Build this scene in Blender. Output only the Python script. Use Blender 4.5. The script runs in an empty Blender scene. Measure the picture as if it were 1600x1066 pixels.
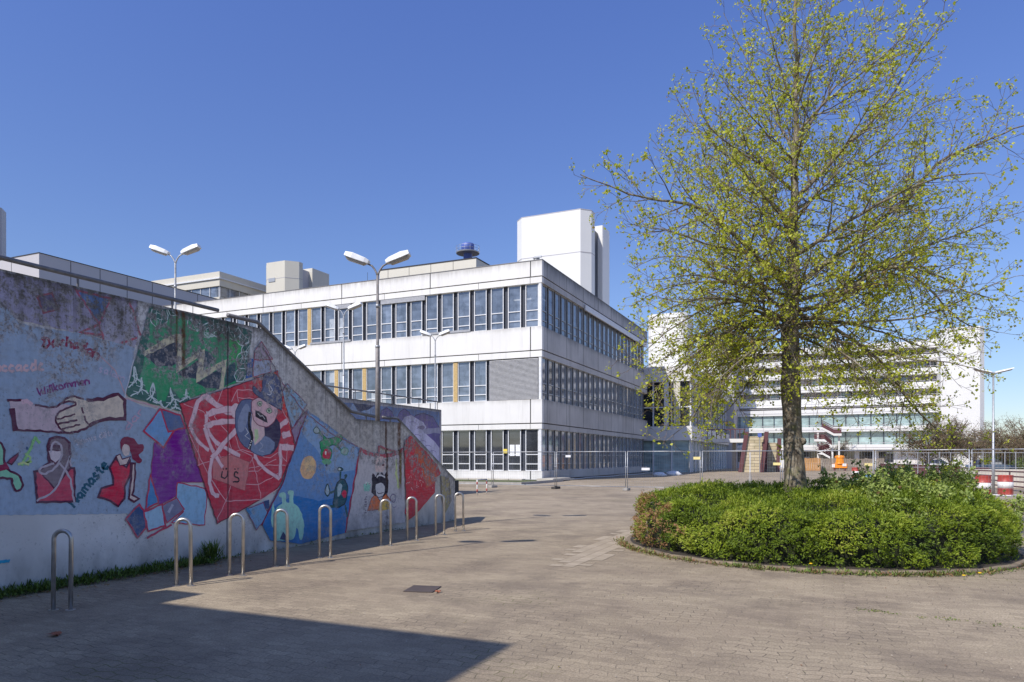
import bpy, bmesh, math, random
from mathutils import Vector, Matrix
random.seed(7)
SC = bpy.context.scene
COL = SC.collection
R = math.radians

# ------------------------------------------------------------------ camera, sky, sun, exposure
FPX, HOR, EYE = 1104.0, 716.0, 1.6          # focal length and horizon of a 1600 px wide frame, eye height
YAW = math.atan2(.4078, .9131)
CC, SS = math.cos(YAW), math.sin(YAW)
cam = bpy.data.cameras.new('camera')
cam.lens = FPX / 1600 * 36
cam.sensor_width = 36
cam.shift_y = (HOR - 533) / 1600
cam.clip_start, cam.clip_end = .05, 3000
cam_o = bpy.data.objects.new('camera', cam); COL.objects.link(cam_o)
cam_o.location = (0, 0, EYE); cam_o.rotation_euler = (R(90), 0, YAW)
SC.camera = cam_o

EL, AZ = R(45), R(200.9)
world = bpy.data.worlds.new('World'); SC.world = world; world.use_nodes = True
wn = world.node_tree
sky = wn.nodes.new('ShaderNodeTexSky'); sky.sky_type = 'NISHITA'; sky.sun_disc = False
sky.sun_elevation = EL; sky.sun_rotation = AZ
sky.altitude = 100; sky.air_density = 1.0; sky.dust_density = .3; sky.ozone_density = 3.2
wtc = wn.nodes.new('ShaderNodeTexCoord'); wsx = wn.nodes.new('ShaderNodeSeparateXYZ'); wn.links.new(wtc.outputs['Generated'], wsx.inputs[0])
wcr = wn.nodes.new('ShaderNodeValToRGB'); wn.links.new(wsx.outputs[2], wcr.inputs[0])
e0, e1 = wcr.color_ramp.elements; e0.position, e0.color = 0., (.76, .76, .80, 1); e1.position, e1.color = .55, (.80, .87, 1.31, 1); e2 = wcr.color_ramp.elements.new(.95); e2.color = (1.15, 1.1, 1.2, 1)  # last stop brightens the unseen zenith to lift the shaded areas
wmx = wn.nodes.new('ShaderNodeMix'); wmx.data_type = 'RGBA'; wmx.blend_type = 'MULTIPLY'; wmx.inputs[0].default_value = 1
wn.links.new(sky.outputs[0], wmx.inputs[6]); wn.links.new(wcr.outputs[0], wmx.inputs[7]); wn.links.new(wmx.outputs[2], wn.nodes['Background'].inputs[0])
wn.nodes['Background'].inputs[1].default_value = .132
sd = Vector((math.sin(AZ) * math.cos(EL), math.cos(AZ) * math.cos(EL), math.sin(EL)))
sl = bpy.data.lights.new('sun', 'SUN'); sl.energy = 4.2; sl.angle = R(.5); sl.color = (1, .95, .87)
so = bpy.data.objects.new('sun', sl); COL.objects.link(so)
so.rotation_euler = sd.to_track_quat('Z', 'Y').to_euler(); so.location = sd * 60
SC.view_settings.view_transform = 'Standard'; SC.view_settings.look = 'None'
SC.view_settings.exposure = .12; SC.view_settings.gamma = 1
SC.cycles.max_bounces = 6; SC.cycles.diffuse_bounces = 3; SC.cycles.transparent_max_bounces = 8
SC.cycles.sample_clamp_indirect = 6

# ------------------------------------------------------------------ measuring helpers (photo pixel -> metres on a real plane)
def ray(px, py):
    u = (px - 800) / FPX
    return Vector((u * CC - SS, u * SS + CC, (HOR - py) / FPX))
def at(px, py, Z): return ray(px, py) * Z + Vector((0, 0, EYE))
def onx(px, py, x): return ray(px, py) * (x / ray(px, py).x) + Vector((0, 0, EYE))
def ony(px, py, y): return ray(px, py) * (y / ray(px, py).y) + Vector((0, 0, EYE))
def ong(px, py): return ray(px, py) * (-EYE / ray(px, py).z) + Vector((0, 0, EYE))

# ------------------------------------------------------------------ mesh helpers
OFF = {}                                    # things whose parts are given in world coordinates: name -> location
class MB:
    def __init__(s): s.v = []; s.f = []; s.m = []; s.mi = 0
    def add(s, vs, fs):
        n = len(s.v); s.v += [tuple(p) for p in vs]; s.f += [tuple(n + i for i in f) for f in fs]; s.m += [s.mi] * len(fs); return s
    def box(s, x0, x1, y0, y1, z0, z1):
        return s.add([(x0,y0,z0),(x1,y0,z0),(x1,y1,z0),(x0,y1,z0),(x0,y0,z1),(x1,y0,z1),(x1,y1,z1),(x0,y1,z1)],
                     [(0,3,2,1),(4,5,6,7),(0,1,5,4),(1,2,6,5),(2,3,7,6),(3,0,4,7)])
    def prism(s, pts, h):                       # pts: ring of 3d points, h: extrusion vector
        n = len(pts); h = Vector(h)
        return s.add(list(pts) + [Vector(p) + h for p in pts], [tuple(range(n))[::-1], tuple(range(n, 2*n))] + [(i, (i+1) % n, n + (i+1) % n, n + i) for i in range(n)])
    def tube(s, pts, r, n=8, cap=True):
        pts = [Vector(p) for p in pts]; rs = r if isinstance(r, (list, tuple)) else [r] * len(pts)
        k = len(pts); vs = []; fs = []
        t = (pts[1] - pts[0]).normalized()
        a = t.orthogonal().normalized()
        for i, p in enumerate(pts):
            t2 = (pts[min(i+1, k-1)] - pts[max(i-1, 0)])
            if t2.length > 1e-9: t = t2.normalized()
            a = (a - t * a.dot(t))
            a = a.normalized() if a.length > 1e-6 else t.orthogonal().normalized()
            b = t.cross(a)
            for j in range(n):
                w = 2 * math.pi * j / n
                vs.append(p + (a * math.cos(w) + b * math.sin(w)) * rs[i])
        for i in range(k - 1):
            for j in range(n):
                fs.append((i*n + j, i*n + (j+1) % n, (i+1)*n + (j+1) % n, (i+1)*n + j))
        if cap: fs += [tuple(range(n))[::-1], tuple((k-1)*n + j for j in range(n))]
        return s.add(vs, fs)
    def lathe(s, prof, c=(0,0,0), n=24):
        vs = []; fs = []; k = len(prof)
        for r, z in prof:
            for j in range(n):
                w = 2 * math.pi * j / n
                vs.append((c[0] + r * math.cos(w), c[1] + r * math.sin(w), c[2] + z))
        for i in range(k - 1):
            for j in range(n): fs.append((i*n + j, i*n + (j+1) % n, (i+1)*n + (j+1) % n, (i+1)*n + j))
        fs += [tuple(range(n))[::-1], tuple((k-1)*n + j for j in range(n))]
        return s.add(vs, fs)
    def build(s, name, mat, parent=None, smooth=False, bevel=0):
        off = OFF.get(parent.name) if parent else None
        vv = [(a - off[0], b - off[1], c - off[2]) for a, b, c in s.v] if off else s.v
        me = bpy.data.meshes.new(name); me.from_pydata(vv, [], s.f); me.update()
        mats = mat if isinstance(mat, (list, tuple)) else [mat]
        for m in mats: me.materials.append(m)
        if len(mats) > 1: me.polygons.foreach_set('material_index', s.m)
        if smooth: me.polygons.foreach_set('use_smooth', [True] * len(me.polygons))
        o = bpy.data.objects.new(name, me); COL.objects.link(o)
        if parent:
            o.parent = parent
            if off: OFF[o.name] = off
        if bevel:
            md = o.modifiers.new('bevel', 'BEVEL'); md.width = bevel; md.segments = 2; md.limit_method = 'ANGLE'
        return o

def tag(o, label=None, cat=None, group=None, kind=None):
    if label: o['label'] = label
    if cat: o['category'] = cat
    if group: o['group'] = group
    if kind: o['kind'] = kind
    return o
def thing(name, label, cat, loc=(0,0,0), rz=0, group=None):
    o = bpy.data.objects.new(name, None); COL.objects.link(o); o.location = loc; o.rotation_euler = (0, 0, rz); o.empty_display_size = .3
    return tag(o, label, cat, group)
def wthing(name, label, cat, loc, group=None):
    o = thing(name, label, cat, loc, 0, group); OFF[o.name] = tuple(loc); return o
def copy_tree(o, parent=None):
    c = o.copy(); COL.objects.link(c)
    if parent: c.parent = parent
    for ch in [q for q in COL.objects if q.parent == o]: copy_tree(ch, c)
    return c

# ------------------------------------------------------------------ materials
def s2l(c):
    return tuple((x/255/12.92 if x/255 <= .04045 else ((x/255 + .055)/1.055)**2.4) for x in c)
class NT:
    def __init__(s, name):
        s.m = bpy.data.materials.new(name); s.m.use_nodes = True; s.t = s.m.node_tree; s.b = s.t.nodes['Principled BSDF']
        s.pos = s.n('ShaderNodeNewGeometry').outputs['Position']
        s.obj = s.n('ShaderNodeTexCoord').outputs['Object']
    def n(s, ty, **kw):
        q = s.t.nodes.new(ty)
        for k, v in kw.items():
            if k.startswith('i_'): q.inputs[k[2:].replace('_', ' ')].default_value = v
            else: setattr(q, k, v)
        return q
    def l(s, a, b): s.t.links.new(a, b)
    def scale(s, v, sc):
        q = s.n('ShaderNodeMapping'); q.inputs['Scale'].default_value = sc; s.l(v, q.inputs[0]); return q.outputs[0]
    def noise(s, v, scale=1, detail=4, rough=.55, sc=None):
        if sc: v = s.scale(v, sc)
        q = s.n('ShaderNodeTexNoise', i_Scale=scale, i_Detail=detail, i_Roughness=rough); s.l(v, q.inputs['Vector']); return q.outputs['Fac']
    def ramp(s, f, a, b, lo=0., hi=1.):
        q = s.n('ShaderNodeMapRange'); q.inputs['From Min'].default_value = a; q.inputs['From Max'].default_value = b
        q.inputs['To Min'].default_value = lo; q.inputs['To Max'].default_value = hi; s.l(f, q.inputs['Value']); return q.outputs[0]
    def math(s, op, a, b=None):
        q = s.n('ShaderNodeMath', operation=op)
        for i, x in enumerate((a, b)):
            if x is None: continue
            if isinstance(x, (int, float)): q.inputs[i].default_value = x
            else: s.l(x, q.inputs[i])
        return q.outputs[0]
    def mix(s, f, a, b, mode='MIX'):
        q = s.n('ShaderNodeMix', data_type='RGBA', blend_type=mode)
        for sock, x in ((q.inputs[0], f), (q.inputs[6], a), (q.inputs[7], b)):
            if isinstance(x, (int, float)): sock.default_value = x
            elif isinstance(x, (tuple, list)): sock.default_value = tuple(x)[:3] + (1,)
            else: s.l(x, sock)
        return q.outputs[2]
    def bump(s, h, strength=.3, dist=.01):
        q = s.n('ShaderNodeBump', i_Strength=strength, i_Distance=dist); s.l(h, q.inputs['Height']); s.l(q.outputs[0], s.b.inputs['Normal'])
    def color(s, c, rough=.8, metal=0., spec=.5):
        if isinstance(c, tuple): s.b.inputs['Base Color'].default_value = c[:3] + (1,)
        else: s.l(c, s.b.inputs['Base Color'])
        if isinstance(rough, (int, float)): s.b.inputs['Roughness'].default_value = rough
        else: s.l(rough, s.b.inputs['Roughness'])
        s.b.inputs['Metallic'].default_value = metal; s.b.inputs['Specular IOR Level'].default_value = spec
        return s.m

def plain(name, col, rough=.7, metal=0., var=.12, sc=6., bump=0., spec=.5):
    t = NT(name); f = t.noise(t.obj, sc, 5)
    c = t.mix(t.ramp(f, .3, .7), tuple(x*(1-var) for x in col), tuple(min(1, x*(1+var)) for x in col))
    if bump: t.bump(t.noise(t.obj, sc*8, 4), bump, .005)
    return t.color(c, t.ramp(f, .3, .7, rough*.9, min(1, rough*1.1)), metal, spec)

def panel_mat(name, col, dirt, amount, streak=1., tops=(), edge=.6):       # painted sheet panels with vertical dirt streaks
    t = NT(name)
    st = t.noise(t.pos, 1, 6, .65, sc=(1.6, 1.6, .12))
    fine = t.noise(t.pos, 1, 5, .6, sc=(9, 9, .5))
    blot = t.noise(t.pos, .35, 4)
    m = t.math('MULTIPLY', t.ramp(st, .5, .78), t.ramp(fine, .35, .7))
    m = t.math('ADD', t.math('MULTIPLY', m, amount * streak), t.math('MULTIPLY', t.ramp(blot, .35, .75), amount * .35))
    c = t.mix(m, col, dirt)
    if tops:
        sx = t.n('ShaderNodeSeparateXYZ'); t.l(t.pos, sx.inputs[0])
        for zt, reach, k in tops:       # rain streaks running down from an edge at height zt
            d = t.math('SUBTRACT', zt, sx.outputs[2])
            g = t.math('MULTIPLY', t.ramp(d, 0, reach, 1, 0), t.math('GREATER_THAN', d, -.05))
            s2_ = t.noise(t.pos, 1, 6, .7, sc=(3.2, 3.2, .12))
            g = t.math('MULTIPLY', g, t.ramp(t.math('ADD', t.math('MULTIPLY', s2_, .75), t.math('MULTIPLY', t.math('MULTIPLY', g, blot), .6)), .42, .68))
            c = t.mix(t.math('MULTIPLY', g, k * edge), c, dirt)
    c = t.mix(t.math('MULTIPLY', t.noise(t.pos, 40, 2), .06), c, (0, 0, 0))
    return t.color(c, .55)

M = {}
TOPS = ((15.38, .7, 1.), (10.79, .45, .7), (5.71, .45, .7), (.71, .3, .8))
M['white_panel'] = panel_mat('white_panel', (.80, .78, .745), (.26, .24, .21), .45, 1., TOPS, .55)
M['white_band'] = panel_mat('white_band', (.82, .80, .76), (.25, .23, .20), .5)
M['shaded_stained_panel'] = panel_mat('shaded_stained_panel', (.54, .515, .49), (.13, .12, .11), 1.1, 1.1, ((15.38, 1.15, 1.), (10.79, .7, .7), (5.71, .6, .6)), 1.)  # right face: cladding colour darkened to deepen its shade, plus real stains
M['cream_panel'] = panel_mat('cream_panel', (.66, .62, .52), (.42, .38, .30), .35)
M['tower_white'] = panel_mat('tower_white', (.80, .79, .76), (.55, .55, .54), .3)
M['grey_panel'] = panel_mat('grey_panel', (.50, .48, .49), (.38, .37, .38), .3)
M['joint'] = plain('joint', (.035, .035, .04), .8)
M['mullion'] = plain('mullion', (.045, .05, .065), .45)
M['frame_white'] = plain('frame_white', (.72, .72, .72), .45)
M['steel'] = plain('steel', (.52, .50, .47), .36, .85, .15, 12)
M['galv'] = plain('galv', (.42, .43, .44), .5, .6, .2, 20)
M['dark_pipe'] = plain('dark_pipe', (.20, .19, .19), .55, .3, .25, 14)
M['lamp_white'] = plain('lamp_white', (.82, .82, .80), .35)
M['lamp_lens'] = plain('lamp_lens', (.42, .38, .32), .25)
M['timber'] = plain('timber', (.52, .36, .15), .6, 0, .2, 14)
M['blue_paint'] = plain('blue_paint', (.09, .14, .42), .45)
M['pole_grey'] = plain('pole_grey', (.23, .21, .20), .6, .3, .3, 9)
M['maroon'] = plain('maroon', (.115, .04, .045), .6)
M['red_paint'] = plain('red_paint', (.42, .06, .045), .45, 0, .2, 8)
M['white_paint'] = plain('white_paint', (.75, .73, .70), .5, 0, .1, 8)
M['orange'] = plain('orange', (.85, .28, .01), .45)
M['yellow'] = plain('yellow', (.80, .62, .08), .5)
M['blue_tarp'] = plain('blue_tarp', (.12, .26, .42), .4)
M['rubber'] = plain('rubber', (.06, .055, .05), .8)
M['conc'] = plain('conc', (.36, .34, .31), .9, 0, .2, 5, .4)
M['conc_beige'] = plain('conc_beige', (.55, .50, .42), .9, 0, .12, 1.5, .2)
M['wood_fence'] = plain('wood_fence', (.24, .20, .16), .85, 0, .3, 5)
M['wood_orange'] = plain('wood_orange', (.45, .24, .09), .75, 0, .2, 5)
M['bark_far'] = plain('bark_far', (.16, .115, .075), .9)
M['dark_int'] = plain('dark_int', (.05, .05, .055), .8)
M['roof'] = plain('roof', (.18, .18, .18), .9)
M['car_paint'] = plain('car_paint', (.10, .14, .20), .3)
M['sign_yellow'] = plain('sign_yellow', (.78, .66, .28), .5)
M['sign_white'] = plain('sign_white', (.8, .8, .8), .5)
M['blind'] = plain('blind', (.36, .36, .37), .5, .2)

def glass_mat(name, tint, refl, var=.5, cell=0, curt=.8):
    t = NT(name)
    f = t.noise(t.pos, .28, 3); g = t.noise(t.pos, 1, 2, sc=(.7, .7, 2.2))
    c = t.mix(t.ramp(t.math('MULTIPLY', f, g), .15, .4), tuple(x * (1-var) for x in tint), tuple(x * (1+var) for x in tint))
    if cell:      # every window has its own tone, a few show pale curtains
        sx = t.n('ShaderNodeSeparateXYZ'); t.l(t.pos, sx.inputs[0]); cb = t.n('ShaderNodeCombineXYZ')
        t.l(t.math('ROUND', t.math('DIVIDE', t.math('ADD', t.math('ADD', sx.outputs[0], sx.outputs[1]), cell), 1.35)), cb.inputs[0]); t.l(t.math('ROUND', t.math('DIVIDE', sx.outputs[2], 5.1)), cb.inputs[1])
        wn_ = t.n('ShaderNodeTexWhiteNoise', noise_dimensions='2D'); t.l(cb.outputs[0], wn_.inputs['Vector']); r1 = wn_.outputs['Value']
        c = t.mix(t.ramp(r1, 0, 1, 0, .55), c, tuple(x * .35 for x in tint))
        s3 = t.n('ShaderNodeSeparateColor'); t.l(wn_.outputs['Color'], s3.inputs[0])
        frz = t.math('FRACT', t.math('DIVIDE', t.math('SUBTRACT', sx.outputs[2], .7), 5.05))
        cur = t.math('MULTIPLY', t.math('GREATER_THAN', s3.outputs[1], curt), t.math('LESS_THAN', frz, t.math('MULTIPLY', s3.outputs[2], .6)))
        c = t.mix(t.math('MULTIPLY', cur, .75), c, (.50, .52, .53))
        rf = t.ramp(t.noise(t.pos, 1, 5, .7, sc=(1.2, 1.2, .9)), .5, .62); c = t.mix(t.math('MULTIPLY', rf, .45), c, (.03, .035, .03))  # dark mottle painted into the panes as tree reflections
    t.color(c, .06, 0, refl)
    t.b.inputs['IOR'].default_value = 1.6
    w = t.noise(t.pos, .8, 2); t.bump(w, .06, .02)
    return t.m
M['glass'] = glass_mat('glass', (.18, .215, .27), 1.0, .4, 19.6 - 45.8, .86)
M['glass_side'] = glass_mat('glass_side', (.17, .195, .24), 1.0, .6, 18.3 - 46.5, .55)
M['glass_dark'] = glass_mat('glass_dark', (.05, .055, .065), 1.0, .5, 19.6 - 45.8, .9)
M['glass_green'] = glass_mat('glass_green', (.34, .45, .44), .8, .35)

# paving: interlocking concrete stones with wavy joints
t = NT('paving')
sx = t.n('ShaderNodeSeparateXYZ'); t.l(t.pos, sx.inputs[0])
wx = t.math('MULTIPLY', t.math('SINE', t.math('MULTIPLY', sx.outputs[0], 2*math.pi/.22)), .012)
wy = t.math('MULTIPLY', t.math('SINE', t.math('MULTIPLY', sx.outputs[1], 2*math.pi/.22)), .011)
cb = t.n('ShaderNodeCombineXYZ'); t.l(t.math('ADD', sx.outputs[0], wy), cb.inputs[0]); t.l(t.math('ADD', sx.outputs[1], wx), cb.inputs[1])
wob = t.n('ShaderNodeTexNoise', i_Scale=1.3, i_Detail=2); t.l(t.pos, wob.inputs['Vector'])
dv = t.n('ShaderNodeVectorMath', operation='SCALE'); t.l(wob.outputs['Color'], dv.inputs[0]); dv.inputs['Scale'].default_value = .09
ad = t.n('ShaderNodeVectorMath', operation='ADD'); t.l(cb.outputs[0], ad.inputs[0]); t.l(dv.outputs[0], ad.inputs[1])
br = t.n('ShaderNodeTexBrick', i_Scale=1, i_Mortar_Size=.0055, i_Mortar_Smooth=.6, i_Brick_Width=.22, i_Row_Height=.11)
br.inputs['Color1'].default_value = (.43, .43, .43, 1); br.inputs['Color2'].default_value = (.59, .59, .59, 1); br.inputs['Mortar'].default_value = (.5, .5, .5, 1)
t.l(ad.outputs[0], br.inputs['Vector'])
big = t.noise(t.pos, .16, 5, .6); mid = t.noise(t.pos, .9, 6, .65); fine = t.noise(t.pos, 55, 3, .7); spk = t.noise(t.pos, 170, 2, .8)
base = t.mix(t.ramp(big, .35, .65), (.375, .300, .208), (.495, .402, .282))
base = t.mix(t.ramp(mid, .38, .72, 0, .8), base, (.25, .19, .14))
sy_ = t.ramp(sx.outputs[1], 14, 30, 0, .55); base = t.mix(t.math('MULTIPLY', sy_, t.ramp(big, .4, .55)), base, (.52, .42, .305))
base = t.mix(.75, base, br.outputs['Color'], 'OVERLAY')
base = t.mix(t.ramp(fine, .38, .68, 0, .7), base, (.15, .12, .085))
st_ = t.noise(t.pos, .45, 7, .75); base = t.mix(t.ramp(st_, .50, .64, 0, .45), base, (.16, .13, .10))
base = t.mix(t.ramp(spk, .58, .70, 0, .6), base, (.62, .55, .45))
gap = t.ramp(t.noise(t.pos, 1.1, 4), .42, .62, .12, .75)
jm = t.math('MULTIPLY', br.outputs['Fac'], gap)
base = t.mix(jm, base, (.085, .072, .055))
moss = t.math('MULTIPLY', br.outputs['Fac'], t.ramp(t.noise(t.pos, .5, 3), .58, .66))
base = t.mix(t.math('MULTIPLY', moss, .8), base, (.12, .13, .03))
hgt = t.math('SUBTRACT', t.math('MULTIPLY', fine, .25), br.outputs['Fac'])
t.bump(hgt, .45, .006)
M['paving'] = t.color(base, .92, 0, .25)

t = NT('paving_light')
br = t.n('ShaderNodeTexBrick', i_Scale=1, i_Mortar_Size=.008, i_Brick_Width=.2, i_Row_Height=.2, offset=0.)
br.inputs['Color1'].default_value = (.40, .325, .23, 1); br.inputs['Color2'].default_value = (.50, .41, .30, 1); br.inputs['Mortar'].default_value = (.24, .19, .13, 1)
t.l(t.pos, br.inputs['Vector'])
M['paving_light'] = t.color(t.mix(t.ramp(t.noise(t.pos, 30, 3), .3, .8, 0, .5), br.outputs['Color'], (.24, .2, .17)), .9, 0, .3)

def leaf_mat(name, ramp, trans=.35):
    t = NT(name); a = t.n('ShaderNodeAttribute', attribute_name='tint')
    cr = t.n('ShaderNodeValToRGB'); t.l(a.outputs['Fac'], cr.inputs[0])
    el = cr.color_ramp.elements
    el[0].position, el[0].color = ramp[0][0], ramp[0][1] + (1,)
    el[1].position, el[1].color = ramp[-1][0], ramp[-1][1] + (1,)
    for p, c in ramp[1:-1]: e = el.new(p); e.color = c + (1,)
    t.color(cr.outputs[0], .55, 0, .4)
    tr = t.n('ShaderNodeBsdfTranslucent'); t.l(cr.outputs[0], tr.inputs[0])
    mx = t.n('ShaderNodeMixShader'); mx.inputs[0].default_value = trans
    t.l(t.b.outputs[0], mx.inputs[1]); t.l(tr.outputs[0], mx.inputs[2]); t.l(mx.outputs[0], t.t.nodes['Material Output'].inputs[0])
    return t.m
M['tree_leaf'] = leaf_mat('tree_leaf', [(0, (.26, .31, .02)), (.5, (.56, .60, .05)), (.85, (.80, .80, .14)), (1, (.42, .24, .09))], .55)
M['hedge_leaf'] = leaf_mat('hedge_leaf', [(0, (.05, .09, .010)), (.35, (.15, .22, .016)), (.65, (.27, .35, .022)), (.82, (.42, .48, .06)), (.9, (.36, .20, .10)), (1, (.44, .24, .12))], .35)
M['bush_leaf'] = leaf_mat('bush_leaf', [(0, (.09, .13, .02)), (.5, (.25, .33, .065)), (.85, (.42, .50, .14)), (1, (.16, .06, .035))], .35)
M['weed'] = leaf_mat('weed', [(0, (.04, .07, .015)), (.6, (.14, .22, .03)), (.85, (.30, .26, .10)), (1, (.30, .14, .07))], .25)
M['flower'] = plain('flower', (.85, .55, .01), .6)
M['dry_leaf'] = plain('dry_leaf', (.30, .10, .05), .7, 0, .4, 20)
M['soil'] = plain('soil', (.05, .04, .03), .95)
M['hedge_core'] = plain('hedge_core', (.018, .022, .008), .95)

t = NT('bark')
n1 = t.noise(t.obj, 1, 6, .65, sc=(14, 14, 3)); n2 = t.noise(t.obj, 5, 4)
c = t.mix(t.ramp(n1, .35, .7), (.075, .057, .042), (.32, .265, .19))
c = t.mix(t.ramp(t.noise(t.obj, 11, 5, .7), .50, .62, 0, .7), c, (.40, .36, .28))
c = t.mix(t.ramp(n2, .5, .68, 0, .6), c, (.15, .16, .05))
t.bump(n1, .9, .03)
M['bark'] = t.color(c, .9, 0, .2)
t = NT('twig')
c = t.mix(t.ramp(t.noise(t.obj, 3, 4), .4, .6), (.10, .072, .05), (.20, .145, .10))
M['twig'] = t.color(c, .85, 0, .2)

t = NT('stone')
br = t.n('ShaderNodeTexBrick', i_Scale=1, i_Mortar_Size=.03, i_Brick_Width=1.1, i_Row_Height=.33)
br.inputs['Color1'].default_value = (.50, .42, .27, 1); br.inputs['Color2'].default_value = (.66, .57, .40, 1); br.inputs['Mortar'].default_value = (.25, .20, .14, 1)
sx = t.n('ShaderNodeSeparateXYZ'); t.l(t.pos, sx.inputs[0]); cb = t.n('ShaderNodeCombineXYZ')
t.l(t.math('ADD', sx.outputs[0], sx.outputs[1]), cb.inputs[0]); t.l(sx.outputs[2], cb.inputs[1]); t.l(cb.outputs[0], br.inputs['Vector'])
M['stone'] = t.color(t.mix(t.ramp(t.noise(t.pos, .8, 4), .5, .7, 0, .5), br.outputs['Color'], (.22, .20, .10)), .9)

# ================================================================== GROUND
def struct(name, mb, mat):
    o = mb.build(name, mat); o['kind'] = 'structure'; return o
struct('ground', MB().add([(-600,-60,0),(600,-60,0),(600,900,0),(-600,900,0)], [(0,1,2,3)]), M['paving'])
pm = MB(); pa, pb = ong(884,886), ong(990,828); random.seed(3)
for i in range(int((pb.y - pa.y)/.2)):        # whole stones, so the outline is stepped
    f = i*.2/(pb.y - pa.y); xc = pa.x + (pb.x - pa.x)*f; w0 = .30 + .2*math.sin(f*3.1) ; x0 = round((xc - w0)/.2)*.2 + random.choice((0, 0, .2)); x1 = round((xc + w0)/.2)*.2 + random.choice((0, 0, -.2)); y0 = round(pa.y/.2)*.2 + .2*i
    pm.add([(x0, y0, .004), (x1, y0, .004), (x1, y0 + .2, .004), (x0, y0 + .2, .004)], [(0,1,2,3)])
struct('paving_patch', pm, M['paving_light'])

# ================================================================== NEAR STAIR WALL WITH THE MURAL  (face x = WX, runs along y)
WX = -8.78
ring = [(-2.2,0),(16.05,0),(16.05,1.07),(13.56,2.40),(11.87,2.40),(9.23,3.80),(-2.2,3.80)]
def wall_top(t):     # node value: height of the wall top at this y
    sx = t.n('ShaderNodeSeparateXYZ'); t.l(t.pos, sx.inputs[0])
    a = t.ramp(sx.outputs[1], 9.23, 11.87, 0, 1.40); b = t.ramp(sx.outputs[1], 13.56, 16.05, 0, 1.33)
    top = t.math('SUBTRACT', t.math('SUBTRACT', 3.8, a), b)
    return sx, t.math('SUBTRACT', top, sx.outputs[2])        # distance below the top edge
def weather(t, c, k=1., far=False):
    sx, d = wall_top(t)
    if far: d = t.math('SUBTRACT', 3.79, sx.outputs[2])
    near = t.ramp(d, .0, 1.3, 1, 0)
    str_ = t.noise(t.pos, 1, 6, .7, sc=(1, 5.5, .35)); sp = t.noise(t.pos, 9, 8, .75); sp2 = t.noise(t.pos, 26, 5, .7)
    blot = t.noise(t.pos, 1.1, 4, .6)
    # peeled patches showing bare concrete
    peel = t.math('MULTIPLY', t.ramp(sp, .485, .53), t.ramp(t.math('ADD', t.math('MULTIPLY', near, .60), blot), .55, .72))
    c = t.mix(t.math('MULTIPLY', peel, .9 * k), c, t.mix(t.ramp(sp2, .4, .6), (.20, .18, .17), (.56, .52, .50)))
    # dark lichen hanging from the top edge
    left = t.ramp(sx.outputs[1], 8.6, 9.6, 1, .45)
    li = t.math('MULTIPLY', t.ramp(t.math('ADD', t.math('MULTIPLY', str_, .8), t.math('MULTIPLY', near, .42)), .56, .80), t.ramp(t.math('MULTIPLY', t.math('ADD', sp, blot), .5), .42, .56))
    li = t.math('MULTIPLY', li, left)
    c = t.mix(t.math('MULTIPLY', li, .8), c, (.085, .075, .06))
    drip = t.math('MULTIPLY', t.ramp(t.noise(t.pos, 1, 4, .7, sc=(1, 16, .22)), .50, .72), t.ramp(d, .05, .9, 1, 0))
    c = t.mix(t.math('MULTIPLY', drip, .75), c, (.10, .09, .075))
    edge = t.math('MULTIPLY', t.ramp(d, .0, .11, 1, 0), t.ramp(sp2, .3, .55, .35, 1))
    c = t.mix(t.math('MULTIPLY', edge, .75), c, (.045, .038, .02))
    # fine specks and general grime, darker blotches towards the foot
    c = t.mix(t.math('MULTIPLY', t.math('MULTIPLY', t.ramp(sp2, .58, .66), t.ramp(blot, .42, .6)), .6), c, (.08, .075, .075))
    foot = t.math('MULTIPLY', t.ramp(sx.outputs[2], .0, .55, 1, 0), t.ramp(t.noise(t.pos, 1, 6, .6, sc=(1, 2.5, 1.2)), .35, .62))
    c = t.mix(t.math('MULTIPLY', foot, .65), c, (.085, .075, .065))
    # rust runs
    for y0, w, z0 in () if far else ((7.62, .05, 3.0), (13.45, .09, 1.0), (12.93, .05, 1.2), (7.50, .025, 3.3)):
        gy = t.math('ABSOLUTE', t.math('SUBTRACT', t.math('ADD', sx.outputs[1], t.math('MULTIPLY', str_, .06)), y0 + .03))
        g = t.math('MULTIPLY', t.ramp(gy, w*.4, w, 1, 0), t.ramp(sx.outputs[2], z0 - .3, z0 + .1, 0, 1))
        c = t.mix(t.math('MULTIPLY', g, t.ramp(sp, .35, .6, .45, .95)), c, (.13, .055, .02))
    # joints of the concrete bays
    for y0 in (18.5, 22.5) if far else (8.47, 12.93):
        g = t.ramp(t.math('ABSOLUTE', t.math('SUBTRACT', sx.outputs[1], y0)), .008, .02, 1, 0)
        c = t.mix(t.math('MULTIPLY', g, .7), c, (.05, .04, .045))
    return c, sp2
t = NT('wall_concrete')
bl = t.noise(t.pos, .8, 5, .6)
c = t.mix(t.ramp(bl, .35, .65), (.68, .65, .61), (.82, .80, .77))
sx = t.n('ShaderNodeSeparateXYZ'); t.l(t.pos, sx.inputs[0])
raw = t.math('MULTIPLY', t.ramp(sx.outputs[1], 9.6, 10.2), t.ramp(t.noise(t.pos, 1, 5, .6, sc=(1, 3, .3)), .3, .6, .3, .7))
c = t.mix(raw, c, (.62, .56, .48))
c, h = weather(t, c, .5)
t.bump(h, .25, .008)
M['wall_concrete'] = t.color(c, .92, 0, .25)
t = NT('mural_paint')
a = t.n('ShaderNodeAttribute', attribute_name='paint')
c = t.mix(t.ramp(t.noise(t.pos, 2.2, 5, .6), .35, .7, 0, .14), a.outputs['Color'], (.55, .53, .52))
brush = t.noise(t.pos, 1, 5, .7, sc=(1, 5, 26)); brush2 = t.noise(t.pos, 1, 5, .7, sc=(1, 22, 6))      # brush marks
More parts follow.
